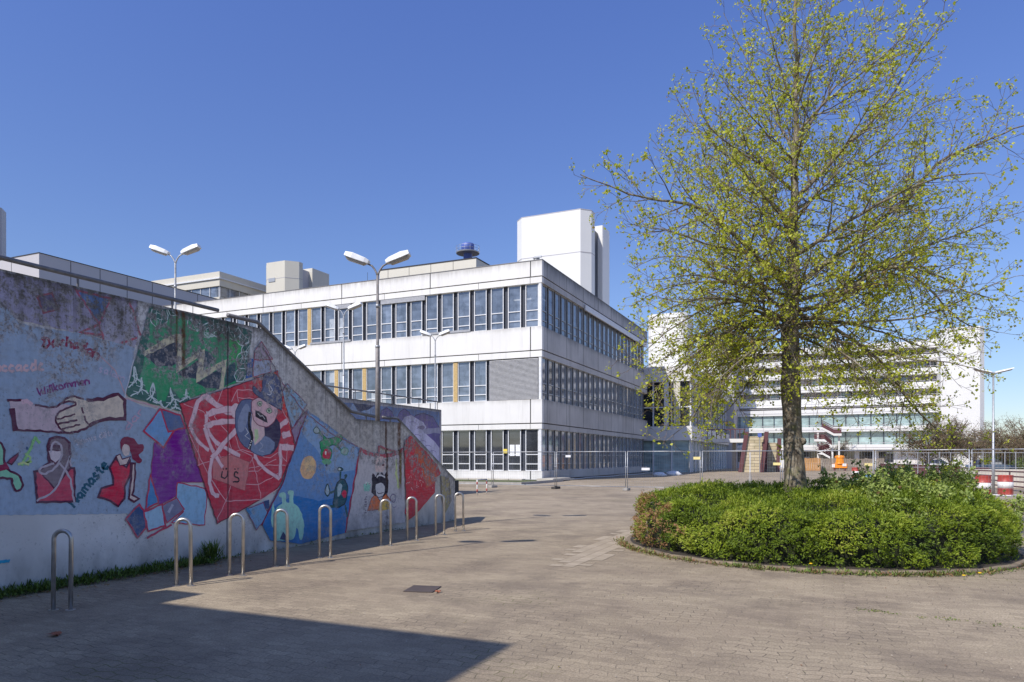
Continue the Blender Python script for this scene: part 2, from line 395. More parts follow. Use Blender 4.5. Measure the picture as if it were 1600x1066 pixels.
c = t.mix(t.ramp(brush, .42, .68, 0, .10), c, (.78, .76, .74)); c = t.mix(t.ramp(brush2, .45, .7, 0, .22), c, t.mix(.55, c, (0, 0, 0)))
c = t.mix(t.ramp(t.noise(t.pos, 12, 5, .6), .48, .75, 0, .3), c, (.12, .11, .12))
c, h = weather(t, c, 1.)
t.bump(h, .2, .006)
M['mural_paint'] = t.color(c, .9, 0, .12)
t = NT('far_wall_paint')
a = t.n('ShaderNodeAttribute', attribute_name='paint')
c = t.mix(t.ramp(t.noise(t.pos, 2.2, 5, .6), .3, .7, 0, .2), a.outputs['Color'], (.42, .42, .46))
c = t.mix(t.ramp(t.noise(t.pos, 1, 5, .7, sc=(1, 3, 1)), .45, .65, 0, .5), c, (.10, .11, .16))
c, h = weather(t, c, .5, True); M['far_wall_paint'] = t.color(c, .85, 0, .3)
t = NT('far_wall_concrete'); c, h = weather(t, t.mix(.5, (.5, .48, .47), (.5, .48, .47)), .5, True); M['far_wall_concrete'] = t.color(c, .9)

wall = wthing('mural_wall', 'long concrete stair wall painted with handshake, spider and child murals, stepping down to the right', 'wall', (WX, 7, 0))
MB().prism([Vector((WX, y, z)) for y, z in ring], (-.35, 0, 0)).build('wall_body', M['wall_concrete'], wall)
hb = MB()
hb.tube([(WX-.14, -2, 3.97), (WX-.14, 8.42, 3.97)], .030, 10)
hb.tube([(WX-.14, 8.62, 3.93), (WX-.14, 9.28, 3.93), (WX-.14, 11.87, 2.56), (WX-.14, 12.7, 2.50)], .035, 10)
hb.tube([(WX-.14, 13.0, 2.50), (WX-.14, 13.6, 2.50), (WX-.14, 16.0, 1.18), (WX-.14, 16.12, 1.05)], .03, 10)
hb.build('handrail', M['dark_pipe'], wall, True)
hp = MB()
for y, z in ((1.2, 3.8), (3.9, 3.8), (6.1, 3.8), (7.55, 3.8), (8.7, 3.8), (10.1, 3.34), (11.2, 2.76), (12.4, 2.4), (13.3, 2.4), (14.6, 1.84), (15.6, 1.31)):
    hp.tube([(WX-.14, y, z - .02), (WX-.14, y, z + .16)], .015, 8)
hp.build('rail_post', M['dark_pipe'], wall)
MB().box(WX-.30, WX-.02, 16.052, 16.30, .62, 1.02).build('end_box', M['joint'], wall, bevel=.01)

# ---- the mural: shapes traced on the plane of the wall
TR = {'P': (0, 0, 1), 'A': (0, 400, 3.5533), 'B': (0, 650, 3.5533), 'C': (200, 460, 4.4429), 'D': (200, 660, 4.4429), 'E': (440, 560, 3.5533),
      'G': (560, 660, 7.61), 'K': (360, 580, 7.617), 'Z': (0, 580, 7.107), 'J': (270, 570, 3.95), 'L': (200, 460, 5.923)}
GAIN = (5.6, 5.0, 3.9)
class Mural:
    def __init__(s, plane, lift0=.004): s.v = []; s.f = []; s.c = []; s.k = 0; s.plane = plane; s.l0 = lift0; s.mat = 'mural_paint'
    def tp(s, reg, p):
        o = TR[reg]; a, b = o[0] + p[0] / o[2], o[1] + p[1] / o[2]; k = 1.3 if reg == 'P' else 1.      # a painter's unsteady hand
        w = onx(a + .55*k*math.sin(a*.53 + b*.31) + .3*math.sin(a*1.3 - b*.9), b + .55*k*math.sin(b*.47 - a*.37) + .3*math.sin(a*1.1 + b*1.4), s.plane); return (w.y, w.z)
    def dense(s, reg, pts, closed):
        o = TR[reg][2]; out = []; n = len(pts)
        for i in range(n if closed else n - 1):
            p, q = pts[i], pts[(i+1) % n]; k = max(1, int(math.hypot(q[0]-p[0], q[1]-p[1])/o/7))
            out += [(p[0] + (q[0]-p[0])*j/k, p[1] + (q[1]-p[1])*j/k) for j in range(k)]
        return out if closed else out + [pts[-1]]
    def put(s, ring2, faces, col):
        s.k += 1; x = s.plane + s.l0 + s.k * .00005
        n = len(s.v); s.v += [(x, y, z) for y, z in ring2]; s.f += [tuple(n + i for i in f) for f in faces]
        c = [q**1.18 * g_ for q, g_ in zip(s2l(col), GAIN)]; c = tuple(q / (1 + .6*q) for q in c) + (1,); s.c += [c] * len(faces)
    def poly(s, reg, col, pts):
        q = [s.tp(reg, p) for p in s.dense(reg, pts, True)]
        from mathutils.geometry import tessellate_polygon
        s.put(q, [tuple(f) for f in tessellate_polygon([[Vector((a, b, 0)) for a, b in q]])], col)
    def line(s, reg, col, w, pts, closed=False, smooth=False):
        if smooth: pts = cr(pts, closed)
        pts = s.dense(reg, pts, closed)
        q = [Vector(s.tp(reg, p)) for p in pts]
        o = TR[reg]; Zd = (s.plane / ray(o[0] + pts[0][0]/o[2], 600).x); hw = w * (1.4 if reg in 'ABEZ' else 1.) / o[2] * Zd / FPX / 2
        n = len(q); L = []; Rr = []
        for i in range(n):
            a = q[(i-1) % n] if closed or i > 0 else q[i]; b = q[(i+1) % n] if closed or i < n-1 else q[i]
            d1 = (q[i]-a); d2 = (b-q[i])
            d1 = d1.normalized() if d1.length > 1e-7 else None; d2 = d2.normalized() if d2.length > 1e-7 else None
            d1 = d1 or d2; d2 = d2 or d1
            if d1 is None: d1 = d2 = Vector((1, 0))
            nn = Vector((-(d1.y+d2.y), d1.x+d2.x)); nn = nn.normalized() if nn.length > 1e-4 else Vector((-d1.y, d1.x))
            k = hw / max(.45, nn.dot(Vector((-d1.y, d1.x)))) * (1 + .16 * math.sin(i * 2.3 + q[i].y * 9))
            L.append(q[i] + nn * k); Rr.append(q[i] - nn * k)
        m = n if closed else n - 1
        s.put([tuple(x) for x in L + Rr], [(i, (i+1) % n, n + (i+1) % n, n + i) for i in range(m)], col)
    def shape(s, reg, col, pts, oc=None, w=6, smooth=False):
        if smooth: pts = cr(pts, True)
        s.poly(reg, col, pts)
        if oc: s.line(reg, oc, w, pts, True)
    def ell(s, reg, col, cx, cy, rx, ry, oc=None, w=5, rot=0, n=20):
        pts = []
        for i in range(n):
            a = 2*math.pi*i/n; x = rx*math.cos(a); y = ry*math.sin(a); c_, s_ = math.cos(rot), math.sin(rot)
            pts.append((cx + x*c_ - y*s_, cy + x*s_ + y*c_))
        s.shape(reg, col, pts, oc, w)
    def text(s, reg, col, w, txt, pts, h):     # hand-lettered words along a polyline, h = x-height
        pts = [Vector(p) for p in pts]; seg = [(pts[i+1]-pts[i]).length for i in range(len(pts)-1)]; tot = sum(seg)
        ws = [GL[c][0] for c in txt]; k = tot / sum(ws); x = 0
        def on(d):
            for i, g in enumerate(seg):
                if d <= g or i == len(seg)-1: u = (pts[i+1]-pts[i]).normalized(); return pts[i] + u*d, u
                d -= g
        for c, wd in zip(txt, ws):
            for st in GL[c][1]:
                out = []
                for gx, gy in st:
                    p, u = on((x + gx*wd) * k); up = Vector((u.y, -u.x)); p = p + up * gy * h; out.append((p.x, p.y))
                s.line(reg, col, w/1.25, out)
            x += wd
    def build(s, name, parent):
        off = OFF.get(parent.name, (0, 0, 0))
        me = bpy.data.meshes.new(name); me.from_pydata([(a-off[0], b-off[1], c-off[2]) for a, b, c in s.v], [], s.f); me.update()
        at_ = me.attributes.new('paint', 'FLOAT_COLOR', 'FACE'); at_.data.foreach_set('color', [q for c in s.c for q in c])
        me.materials.append(M[s.mat]); o = bpy.data.objects.new(name, me); COL.objects.link(o); o.parent = parent
        bm = bmesh.new(); bm.from_mesh(me)
        for f in bm.faces:
            if f.normal.x < 0: f.normal_flip()
        bm.to_mesh(me); bm.free()
        return o
def cr(pts, closed):
    n = len(pts); out = []; V_ = [Vector(p) for p in pts]
    for i in range(n if closed else n-1):
        p0 = V_[(i-1) % n] if closed or i else V_[0]; p1 = V_[i]; p2 = V_[(i+1) % n]; p3 = V_[(i+2) % n] if closed or i < n-2 else V_[-1]
        for t_ in (0, .25, .5, .75):
            a = .5*((2*p1) + (p2-p0)*t_ + (2*p0-5*p1+4*p2-p3)*t_*t_ + (3*p1-p0-3*p2+p3)*t_**3); out.append((a.x, a.y))
    if not closed: out.append(tuple(V_[-1]))
    return out
arc = lambda cx, cy, rx, ry, a, b, n=8: [(cx + rx*math.cos(R(a+(b-a)*i/n)), cy + ry*math.sin(R(a+(b-a)*i/n))) for i in range(n+1)]
O_ = arc(.5, .5, .38, .48, 0, 360, 12)
GL = {  # width, strokes in a unit box (y up, x-height = 1)
 'W': (1.7, [[(.08,1.5),(.2,.1),(.38,0),(.5,.9),(.6,.05),(.78,.05),(.92,1.5)]]), 'i': (.5, [[(.5,0),(.5,1)],[(.5,1.3),(.5,1.45)]]),
 'l': (.45, [[(.5,0),(.5,1.8)]]), 'k': (.95, [[(.2,0),(.2,1.8)],[(.85,1.05),(.22,.5)],[(.35,.58),(.9,0)]]), 'o': (1., [O_]),
 'm': (1.4, [[(.1,0),(.1,1)],[(.1,.8),(.3,1),(.48,.8),(.5,0)],[(.5,.8),(.7,1),(.88,.8),(.9,0)]]),
 'e': (.95, [[(.12,.5),(.85,.55),(.75,.9),(.45,1),(.15,.7),(.15,.3),(.45,0),(.85,.15)]]), 'n': (1., [[(.12,0),(.12,1)],[(.12,.75),(.45,1),(.8,.8),(.85,0)]]),
 'N': (1.3, [[(.1,0),(.15,1.6)],[(.15,1.6),(.85,.1)],[(.85,.1),(.9,1.6)]]), 'a': (1., [[(.8,.95),(.4,1),(.12,.55),(.35,.05),(.78,.4)],[(.82,1),(.8,.1),(.95,0)]]),
 's': (.85, [[(.8,.9),(.45,1),(.2,.75),(.75,.35),(.55,0),(.12,.1)]]), 't': (.8, [[(.5,1.6),(.5,.1),(.8,0)],[(.15,1),(.9,1.05)]]),
 'D': (1.3, [[(.1,0),(.45,1.6),(.8,1.4),(.85,.4),(.5,0),(.1,.1)],[(.1,1.2),(.25,1.6),(.6,1.5)]]), 'r': (.8, [[(.2,0),(.2,1)],[(.2,.7),(.5,1),(.85,.9)]]),
 'h': (1., [[(.15,0),(.15,1.8)],[(.15,.8),(.5,1),(.82,.75),(.85,0)]]), 'c': (.85, [[(.85,.85),(.5,1),(.15,.6),(.25,.15),(.55,0),(.88,.15)]]),
 'd': (1., [[(.8,1.8),(.82,0)],[(.8,.9),(.4,1),(.12,.5),(.4,0),(.8,.2)]]), 'S': (1., [[(.85,1.4),(.5,1.6),(.15,1.25),(.8,.5),(.6,0),(.1,.15)]]),
 'z': (.9, [[(.15,1),(.8,1),(.15,0),(.85,0)]]), 'b': (1., [[(.15,1.8),(.15,0)],[(.15,.8),(.6,1),(.88,.5),(.6,0),(.15,.1)]]), ' ': (.6, []),
 'u': (1., [[(.12,1),(.12,.3),(.4,0),(.8,.3)],[(.82,1),(.85,0)]]), 'ś': (.85, [[(.8,.9),(.45,1),(.2,.75),(.75,.35),(.55,0),(.12,.1)],[(.4,1.25),(.7,1.6)]]), 'ě': (.95, [[(.12,.5),(.85,.55),(.75,.9),(.45,1),(.15,.7),(.15,.3),(.45,0),(.85,.15)],[(.25,1.5),(.5,1.25),(.75,1.5)]])}

mu = Mural(WX)
BL, BL2, DK, RD, PK = (106,126,158), (84,120,170), (58,22,48), (118,48,66), (196,140,158)
# lilac wash of the upper left, light blue field
mu.poly('P', (112,112,146), [(-90,392),(0,424),(215,470),(215,540),(130,522),(0,494),(-90,470)])
mu.poly('P', BL, [(-90,455),(0,470),(30,505),(60,512),(127,521),(158,530),(211,543),(195,622),(215,632),(243,640),(240,690),(227,800),(194,803),(-90,806)])
mu.poly('P', (122,124,152), [(160,530),(211,543),(207,500),(205,474),(150,462),(165,500)])
mu.shape('A', (70,68,104), [(205,225),(285,205),(325,295),(242,318)], (110,58,76), 8)
mu.shape('A', (62,92,152), [(420,190),(615,238),(548,380)], (124,62,90), 9)
for l in ([(548,380),(445,425),(565,440)], [(548,380),(575,465)], [(715,248),(748,335),(778,440)], [(670,482),(760,455)]): mu.line('A', (128,60,80), 9, l)
mu.line('A', (150,118,132), 5, [(560,560),(640,640),(700,780)])
mu.line('A', (176,184,204), 4, [(755,520),(690,790)])
mu.line('A', (160,120,140), 5, [(690,790),(875,840)])
# words
mu.text('A', (96,30,58), 13, 'Darhaśah', [(230,510),(330,500),(440,520),(540,580)], 34)
mu.text('Z', (84,28,92), 17, 'Willkommen', [(410,262),(560,240),(720,190),(1000,145)], 52)
mu.text('B', (14,62,84), 12, 'Namaste', [(412,512),(500,400),(605,275)], 34)
mu.text('A', (168,136,150), 12, 'uccacdc', [(-40,640),(100,640),(245,632)], 32)
mu.text('B', (150,152,180), 5, 'Szimis děti', [(420,165),(520,135),(625,108)], 20)
mu.text('A', (136,134,170), 6, 'salam', [(540,640),(610,665),(685,700)], 22)
mu.text('A', (142,120,150), 7, 'dar', [(705,975),(750,920),(800,860)], 22)
mu.line('B', (96,158,96), 11, [(120,275),(150,215),(172,175),(190,122),(218,150)], smooth=True)
mu.line('B', (120,170,100), 8, [(135,210),(165,235),(140,265),(175,250)], smooth=True)
mu.line('B', (150,176,110), 9, [(95,272),(130,258),(160,275)])
mu.ell('B', (22,58,96), 147, 180, 5, 8)
# handshake
mu.shape('Z', (154,134,150), [(95,325),(200,330),(390,375),(520,402),(620,400),(720,360),(830,400),(820,560),(760,680),(640,672),(150,655)], None)
mu.shape('Z', (176,158,146), [(620,480),(720,420),(820,360),(800,330),(690,352),(740,300),(830,285),(940,325),(1060,322),(1140,311),(1310,251),(1380,321),(1385,530),(1220,531),(1090,551),(980,612),(860,665),(760,680),(670,655),(625,580)], None)
for w_, l in ((20, [(80,322),(250,325)]), (17, [(385,375),(470,392),(570,402),(640,385),(740,300),(830,283),(930,312)]), (40, [(125,415),(165,650)]), (17, [(140,655),(300,658),(480,668),(640,678)]),
              (19, [(640,680),(800,682),(900,655),(1000,610),(1060,560)]), (20, [(950,322),(1060,320)]), (15, [(690,352),(780,335),(830,345),(825,380),(740,410),(660,455),(620,500),(622,570),(660,640),(720,680)]),
              (13, [(630,540),(720,510),(830,482)]), (16, [(640,585),(750,565),(855,540)]), (13, [(680,640),(780,620),(885,590)]), (15, [(900,400),(910,440),(925,475)]), (14, [(930,500),(945,540),(970,590)])):
    mu.line('Z', DK, w_, l, smooth=True)
mu.line('A', DK, 14, [(480,802),(570,795),(655,765),(690,800),(692,905),(610,905),(545,915),(490,945)])
mu.line('Z', (184,140,160), 34, [(240,345),(290,330),(350,375)])
# woman in headscarf
mu.shape('B', (150,52,74), [(190,310),(270,290),(410,290),(412,475),(205,478)], DK, 9)
mu.shape('B', (86,74,86), [(262,170),(275,130),(310,117),(355,122),(382,150),(388,215),(385,290),(300,400),(215,300),(270,262)], DK, 10, )
mu.shape('B', (88,80,92), [(215,300),(300,285),(385,280),(300,398)], None)
mu.shape('B', (178,160,176), [(262,190),(342,190),(335,235),(305,262),(275,240)], DK, 6)
mu.line('B', DK, 14, [(262,172),(340,172)])
mu.line('B', (140,132,152), 8, [(280,200),(285,160),(310,145),(335,165),(340,215),(300,290),(240,322),(215,295),(300,262)], smooth=True)
mu.line('B', (140,132,152), 8, [(325,262),(380,330),(400,420),(408,480)], smooth=True)
mu.line('B', (140,132,152), 8, [(200,470),(300,410),(370,270),(384,225),(390,280)], smooth=True)
# figure in red dress
mu.shape('B', (162,26,54), [(640,235),(665,262),(700,285),(722,250),(722,330),(690,390),(690,460),(655,500),(610,470),(540,450),(560,405),(625,380),(628,345),(605,290)], DK, 8)
mu.shape('B', (180,152,152), [(640,225),(665,212),(675,240),(720,225),(700,270),(665,275)], DK, 4)
mu.shape('B', (180,152,152), [(730,262),(748,265),(748,340),(732,440),(770,462),(740,475),(712,460),(725,350)], DK, 8)
mu.shape('B', (92,20,50), [(665,170),(672,130),(705,114),(745,130),(762,155),(790,160),(792,195),(765,215),(785,245),(765,262),(735,240),(722,200),(700,160),(680,195)], None, smooth=True)
mu.ell('B', (186,162,162), 697, 190, 22, 34)
# green creature at the left edge
mu.shape('B', (96,160,130), [(-40,150),(15,170),(20,260),(45,300),(100,330),(122,385),(95,418),(70,395),(60,350),(10,345),(-40,330)], DK, 9, True)
mu.shape('B', (104,24,58), [(40,258),(95,205),(98,225),(60,268)], DK, 5)
mu.line('B', (100,20,56), 26, [(-40,300),(40,275)])
mu.line('B', (16,110,160), 12, [(-30,820),(20,806),(50,808)], smooth=True)
# purple field and squares
mu.shape('D', (86,22,110), [(180,140),(250,170),(320,60),(388,28),(517,415),(335,415),(330,512),(215,575),(155,372)], (104,40,90), 7)
mu.poly('D', (96,36,124), [(185,235),(330,240),(455,250),(452,262),(330,254),(183,247)])
sq = [('A',(80,118,176),[(885,850),(795,970),(905,1062),(958,978),(915,870)]), ('A',(58,76,118),[(890,850),(1000,885),(1025,955),(930,975)]), ('B',(34,58,100),[(770,490),(695,572),(762,675),(808,620),(800,530)]),
      ('B',(112,150,190),[(895,490),(795,535),(820,640),(915,608)]), ('B',(44,96,160),[(832,330),(878,480),(805,520)]), ('D',(100,142,190),[(340,418),(530,458),(545,520),(525,715),(300,695),(385,620),(330,520)]),
      ('D',(88,90,120),[(232,575),(335,525),(385,605),(265,700)])]
for r_, c_, p_ in sq: mu.shape(r_, c_, p_, (138,38,66), 8 if r_ == 'D' else 7)
mu.line('D', (138,38,66), 14, [(130,805),(210,755),(300,712)]); mu.line('D', (128,130,160), 20, [(280,625),(310,570)])
# green field with web border
GR = (30,112,76)
mu.poly('C', (36,74,72), [(150,82),(400,130),(700,195),(860,262),(808,598),(430,722),(350,815),(300,795),(180,765),(0,712),(-15,690),(60,400),(128,160)])
mu.poly('C', (44,112,84), [(150,200),(190,160),(230,215),(330,140),(400,165),(500,250),(620,260),(690,290),(760,300),(790,380),(752,520),(742,618),(430,718),(395,705),(350,720),(300,655),(285,648),(255,745),(200,740),(195,690),(172,618),(135,690),(112,640),(92,575),(65,620),(105,480),(140,300)])
mu.poly('C', GR, [(110,470),(250,520),(330,560),(460,640),(640,650),(742,600),(740,618),(430,718),(395,705),(350,720),(300,655),(285,648),(255,745),(200,740),(195,690),(172,618),(135,690),(112,640)])
mu.poly('C', (36,128,70), [(690,300),(770,310),(785,380),(750,470),(700,470)])
mu.poly('C', (34,46,64), [(115,430),(210,370),(335,325),(340,470),(300,500),(200,500)]); mu.poly('C', (34,46,64), [(335,548),(515,440),(490,590),(380,575)])
mu.poly('C', (34,46,64), [(465,618),(650,505),(632,655),(540,650)]); mu.poly('C', (42,60,74), [(525,385),(560,400),(600,440),(560,500),(500,520)]); mu.poly('C', (30,58,70), [(680,500),(742,470),(745,600),(665,640)])
mu.poly('C', (160,156,132), [(100,400),(290,285),(378,272),(372,465),(530,378),(518,530),(683,450),(658,652),(632,655),(652,500),(465,618),(490,430),(330,548),(345,320),(110,430)])
WB = (160,184,192)
def web(reg, tip, a, b, w=5, n=3):
    tip, a, b = Vector(tip), Vector(a), Vector(b)
    for k in range(n + 1):
        q = a + (b - a) * k / n; mid = (tip + q) / 2 + (Vector((q.y - tip.y, tip.x - q.x)) * (.26*(1 - 2*k/n)))
        mu.line(reg, WB, w * (1.4 if k in (0, n) else .8), [tuple(tip), tuple(mid), tuple(q)], smooth=True)
    for r_ in (.45, .75):
        mu.line(reg, WB, w*.8, [tuple(tip + (a + (b - a) * k / n - tip) * (r_ + (.07 if k % 2 else 0))) for k in range(n + 1)])
for tip, a, b in (((92,575),(15,705),(140,690)), ((172,615),(125,730),(205,760)), ((288,648),(250,790),(362,745)), ((402,655),(355,745),(430,722)), ((40,500),(-5,650),(85,610)), ((225,735),(165,745),(250,790)), ((325,735),(285,800),(360,800))): web('C', tip, a, b, 6)
for tip, a, b in (((205,240),(165,100),(265,110)), ((330,150),(270,100),(350,120)), ((478,260),(410,150),(480,190)), ((500,290),(580,190),(600,260)), ((735,320),(660,210),(760,220)), ((640,270),(590,180),(690,220)),
                  ((775,355),(760,230),(840,300)), ((790,450),(850,320),(850,400)), ((745,462),(830,400),(820,520)), ((750,610),(765,520),(808,560)), ((615,300),(560,230),(640,200)), ((560,290),(520,260),(600,280))): web('C', tip, a, b, 4.5)
# right of the green field
mu.shape('C', (36,68,130), [(835,445),(862,450),(855,575),(808,590)], None)
mu.shape('C', (120,132,166), [(868,458),(985,455),(985,540),(862,575)], (124,58,80), 6)
mu.shape('C', (128,118,140), [(925,330),(998,450),(870,455),(880,390)], (118,56,76), 6)
mu.shape('C', (96,128,166), [(1098,622),(1240,765),(1135,930),(1062,680)], (92,38,72), 7)
mu.shape('C', (104,92,124), [(1225,820),(1240,800),(1160,1040),(1130,945)], (92,38,72), 5)
# red spider panel
mu.shape('J', (152,40,58), [(38,240),(350,142),(642,38),(750,505),(655,740),(640,762),(540,830),(270,980),(150,620)], (70,20,40), 6)
mu.poly('J', (172,52,48), [(500,92),(640,42),(740,480),(690,300),(660,200),(560,170)])
mu.poly('J', (134,26,46), [(345,145),(362,140),(362,925),(345,935)])
for l in ([(60,240),(180,290),(225,350)], [(150,620),(240,590),(330,560),(420,520),(520,560),(600,575),(640,540)], [(320,842),(270,950),(278,965)], [(320,842),(540,832),(650,762)], [(320,842),(215,680),(95,430)], [(320,842),(365,720)],
          [(455,660),(520,655),(580,610),(635,580)], [(450,738),(520,740),(600,700),(660,660)], [(480,560),(510,680),(540,825)], [(390,155),(400,230)], [(390,155),(500,158)], [(390,155),(355,230)], [(400,205),(500,210)], [(300,150),(270,240)],
          [(250,480),(300,600),(360,720)], [(330,440),(370,560),(440,640)], [(640,540),(695,600),(705,480)], [(500,560),(450,640),(560,620),(690,620)], [(150,480),(158,620)], [(215,680),(240,720),(320,842)], [(660,260),(720,370)], [(280,240),(250,320),(330,420),(345,560)], [(380,440),(410,530),(480,560)]):
    mu.line('J', (186,120,136), 5, l)
mu.shape('J', (162,86,92), [(240,590),(350,556),(470,600),(440,780),(240,700)], (128,50,62), 4)
for w_, l in ((36, [(400,270),(330,290),(190,190)]), (26, [(200,195),(150,230),(100,390)]), (20, [(100,390),(150,470),(215,530)]), (34, [(390,270),(270,285),(200,310)]), (24, [(200,310),(215,420),(290,500),(410,560)]),
              (30, [(385,350),(270,355),(190,385)]), (24, [(190,385),(235,520),(300,630)]), (28, [(385,400),(300,500),(235,575)]), (24, [(235,575),(220,700),(240,790),(280,810)]), (30, [(650,385),(700,345)]), (36, [(670,440),(722,422)]),
              (36, [(650,505),(738,515)]), (24, [(655,500),(660,600),(655,700)]), (20, [(655,705),(560,640),(505,570),(500,520)])):
    mu.line('J', (150,84,104), w_ + 6, l, smooth=True); mu.line('J', (200,150,168), w_, l, smooth=True)
mu.ell('J', (206,160,176), 385, 285, 32, 45)
mu.ell('J', (66,78,112), 470, 370, 90, 160, (36,40,70), 5, -.15); mu.ell('J', (40,36,62), 590, 430, 70, 125, None, 4, .05); mu.ell('J', (84,98,132), 545, 500, 80, 62, (44,50,82), 5)
mu.ell('J', (96,108,142), 430, 330, 30, 90, None, 4, .25)
mu.shape('J', (192,150,158), [(480,300),(560,390),(560,440),(500,500),(478,420)], None); mu.shape('J', (150,180,130), [(500,400),(520,400),(525,450),(500,490)], None)
mu.line('J', (20,20,34), 22, [(470,290),(462,370),(485,450),(465,520)]); mu.line('J', (170,176,190), 4, [(440,390),(460,420),(440,440),(470,460)]); mu.line('J', (120,130,160), 5, [(530,480),(550,500),(530,530),(560,540)], smooth=True)
for k in range(5): mu.ell('J', (200,205,215), 480 - k*5, 470 + k*12, 4, 4, n=8)
mu.shape('J', (192,138,152), [(480,235),(520,205),(600,240),(640,270),(620,350),(570,385),(520,370),(490,330)], (90,40,62), 5, True)
mu.ell('J', (150,176,150), 530, 242, 14, 17, (24,60,40), 4); mu.ell('J', (150,176,150), 588, 284, 14, 17, (24,60,40), 4); mu.ell('J', (20,70,46), 530, 242, 6, 9); mu.ell('J', (20,70,46), 588, 284, 6, 9)
mu.shape('J', (22,14,30), [(500,282),(525,285),(545,300),(570,320),(582,360),(560,352),(530,335),(505,320)], None)
mu.line('J', (190,190,196), 4, [(520,300),(530,320),(548,315),(560,338)])
mu.shape('J', (52,62,96), [(562,58),(650,85),(668,262),(640,268),(500,180),(490,135),(515,150),(540,168)], (28,30,56), 5, True); mu.poly('J', (70,82,116), [(575,80),(625,95),(615,205),(550,170)])
mu.line('K', (184,186,200), 10, [(495,150),(465,130),(440,160),(470,190),(490,225),(465,250),(440,225)], smooth=True); mu.line('K', (184,186,200), 10, [(470,180),(440,200),(455,235),(475,260),(450,285),(420,265)], smooth=True)
mu.line('J', (24,14,26), 8, [(300,660),(296,690),(312,702),(330,690),(332,655)]); mu.line('J', (24,14,26), 9, [(400,668),(378,664),(372,684),(398,700),(394,722),(366,724)], smooth=True)
for x_ in (305, 325, 378, 394): mu.ell('J', (24,14,26), x_, 642, 4, 4, n=8)
# squares under the panel
mu.shape('D', (78,118,166), [(930,560),(975,650),(885,745),(815,600)], (96,44,80), 6); mu.shape('D', (40,58,96), [(935,545),(975,540),(975,600),(945,600)], None)
mu.line('D', (40,90,140), 20, [(820,600),(850,640)])
# blue monster field
mu.shape('E', (70,104,162), [(140,292),(425,498),(352,968),(100,1030),(-70,1010),(-110,925),(0,690),(75,480)], None)
mu.poly('E', (30,84,150), [(-110,925),(-60,830),(60,760),(200,790),(385,760),(352,968),(100,1030),(-70,1010)]); mu.poly('E', (94,124,172), [(150,310),(300,420),(420,510),(400,620),(250,640),(200,520),(110,420)])
mu.line('E', (84,30,60), 7, [(135,300),(0,690),(-115,925)]); mu.line('E', (120,36,60), 10, [(430,505),(395,700),(348,970)])
mu.ell('E', (206,140,104), 142, 607, 45, 66, None, 4, .1); mu.ell('E', (216,156,110), 150, 590, 28, 42, None)
mu.shape('E', (36,118,78), [(185,395),(205,400),(235,435),(270,445),(320,425),(335,445),(310,490),(345,515),(330,520),(290,480),(245,500),(215,505),(205,465),(225,445)], (16,60,60), 4, True)
mu.ell('E', (120,140,150), 187, 400, 17, 18, (40,60,60), 4); mu.ell('E', (110,140,140), 345, 518, 20, 20, (60,110,100), 4); mu.ell('E', (30,96,70), 243, 530, 34, 42); mu.ell('E', (160,30,56), 245, 532, 24, 30); mu.ell('E', (200,180,180), 240, 525, 6, 9)
mu.ell('E', (70,130,100), 243, 575, 26, 16, None); mu.ell('E', (24,40,80), 245, 592, 6, 10)
mu.shape('E', (18,60,74), [(290,740),(305,690),(335,672),(358,700),(358,770),(335,815),(300,825),(280,800)], (10,28,44), 5, True)
mu.ell('E', (120,150,170), 316, 730, 13, 38, None, 4, .15); mu.ell('E', (170,30,60), 342, 755, 14, 20); mu.ell('E', (120,146,170), 248, 733, 12, 32, (18,52,60), 6)
for l in ([(262,745),(290,738)], [(300,820),(262,822)], [(345,815),(362,880)], [(320,675),(320,630)], [(345,670),(350,648)]): mu.line('E', (18,60,66), 10, l)
mu.ell('E', (18,52,60), 320, 615, 16, 14); mu.ell('E', (150,170,180), 318, 617, 7, 7); mu.ell('E', (18,52,60), 350, 655, 7, 9)
mu.shape('E', (116,182,168), [(-50,1000),(-45,860),(-10,810),(40,800),(90,830),(115,900),(118,960),(98,1010),(80,940),(60,1000),(0,1010)], None, smooth=True)
mu.line('E', (116,182,168), 24, [(10,820),(5,760)]); mu.line('E', (116,182,168), 24, [(48,815),(48,745)]); mu.ell('E', (116,182,168), 0, 760, 20, 15); mu.ell('E', (116,182,168), 45, 748, 16, 14)
mu.shape('D', (112,178,164), [(1000,560),(1010,640),(1050,760),(1040,790),(990,720),(985,640)], None)
mu.shape('E', (20,40,80), [(0,960),(20,985),(15,1010),(-20,1005)], None)
# whitish field with the painted child
mu.poly('E', (146,144,156), [(435,508),(520,540),(620,530),(668,505),(682,910),(380,955),(352,966)])
mu.line('E', (138,50,68), 16, [(430,505),(500,535),(580,540),(640,525),(672,505)], smooth=True); mu.line('E', (132,56,72), 10, [(535,480),(535,540)]); mu.line('E', (132,66,80), 8, [(540,482),(580,505),(640,518)], smooth=True)
mu.poly('E', (176,148,150), [(520,545),(560,545),(575,600),(560,632),(520,632),(512,590)]); mu.ell('E', (70,30,44), 528, 590, 6, 8); mu.ell('E', (70,30,44), 557, 590, 6, 8)
mu.shape('E', (190,84,52), [(472,845),(490,780),(510,755),(575,750),(600,790),(598,830)], (120,50,40), 4); mu.poly('E', (190,140,60), [(530,848),(545,790),(590,780),(590,838)])
mu.shape('E', (20,12,30), [(495,745),(497,670),(500,640),(515,655),(528,632),(540,648),(553,630),(562,648),(575,632),(588,650),(585,745),(560,770),(515,765)], None)
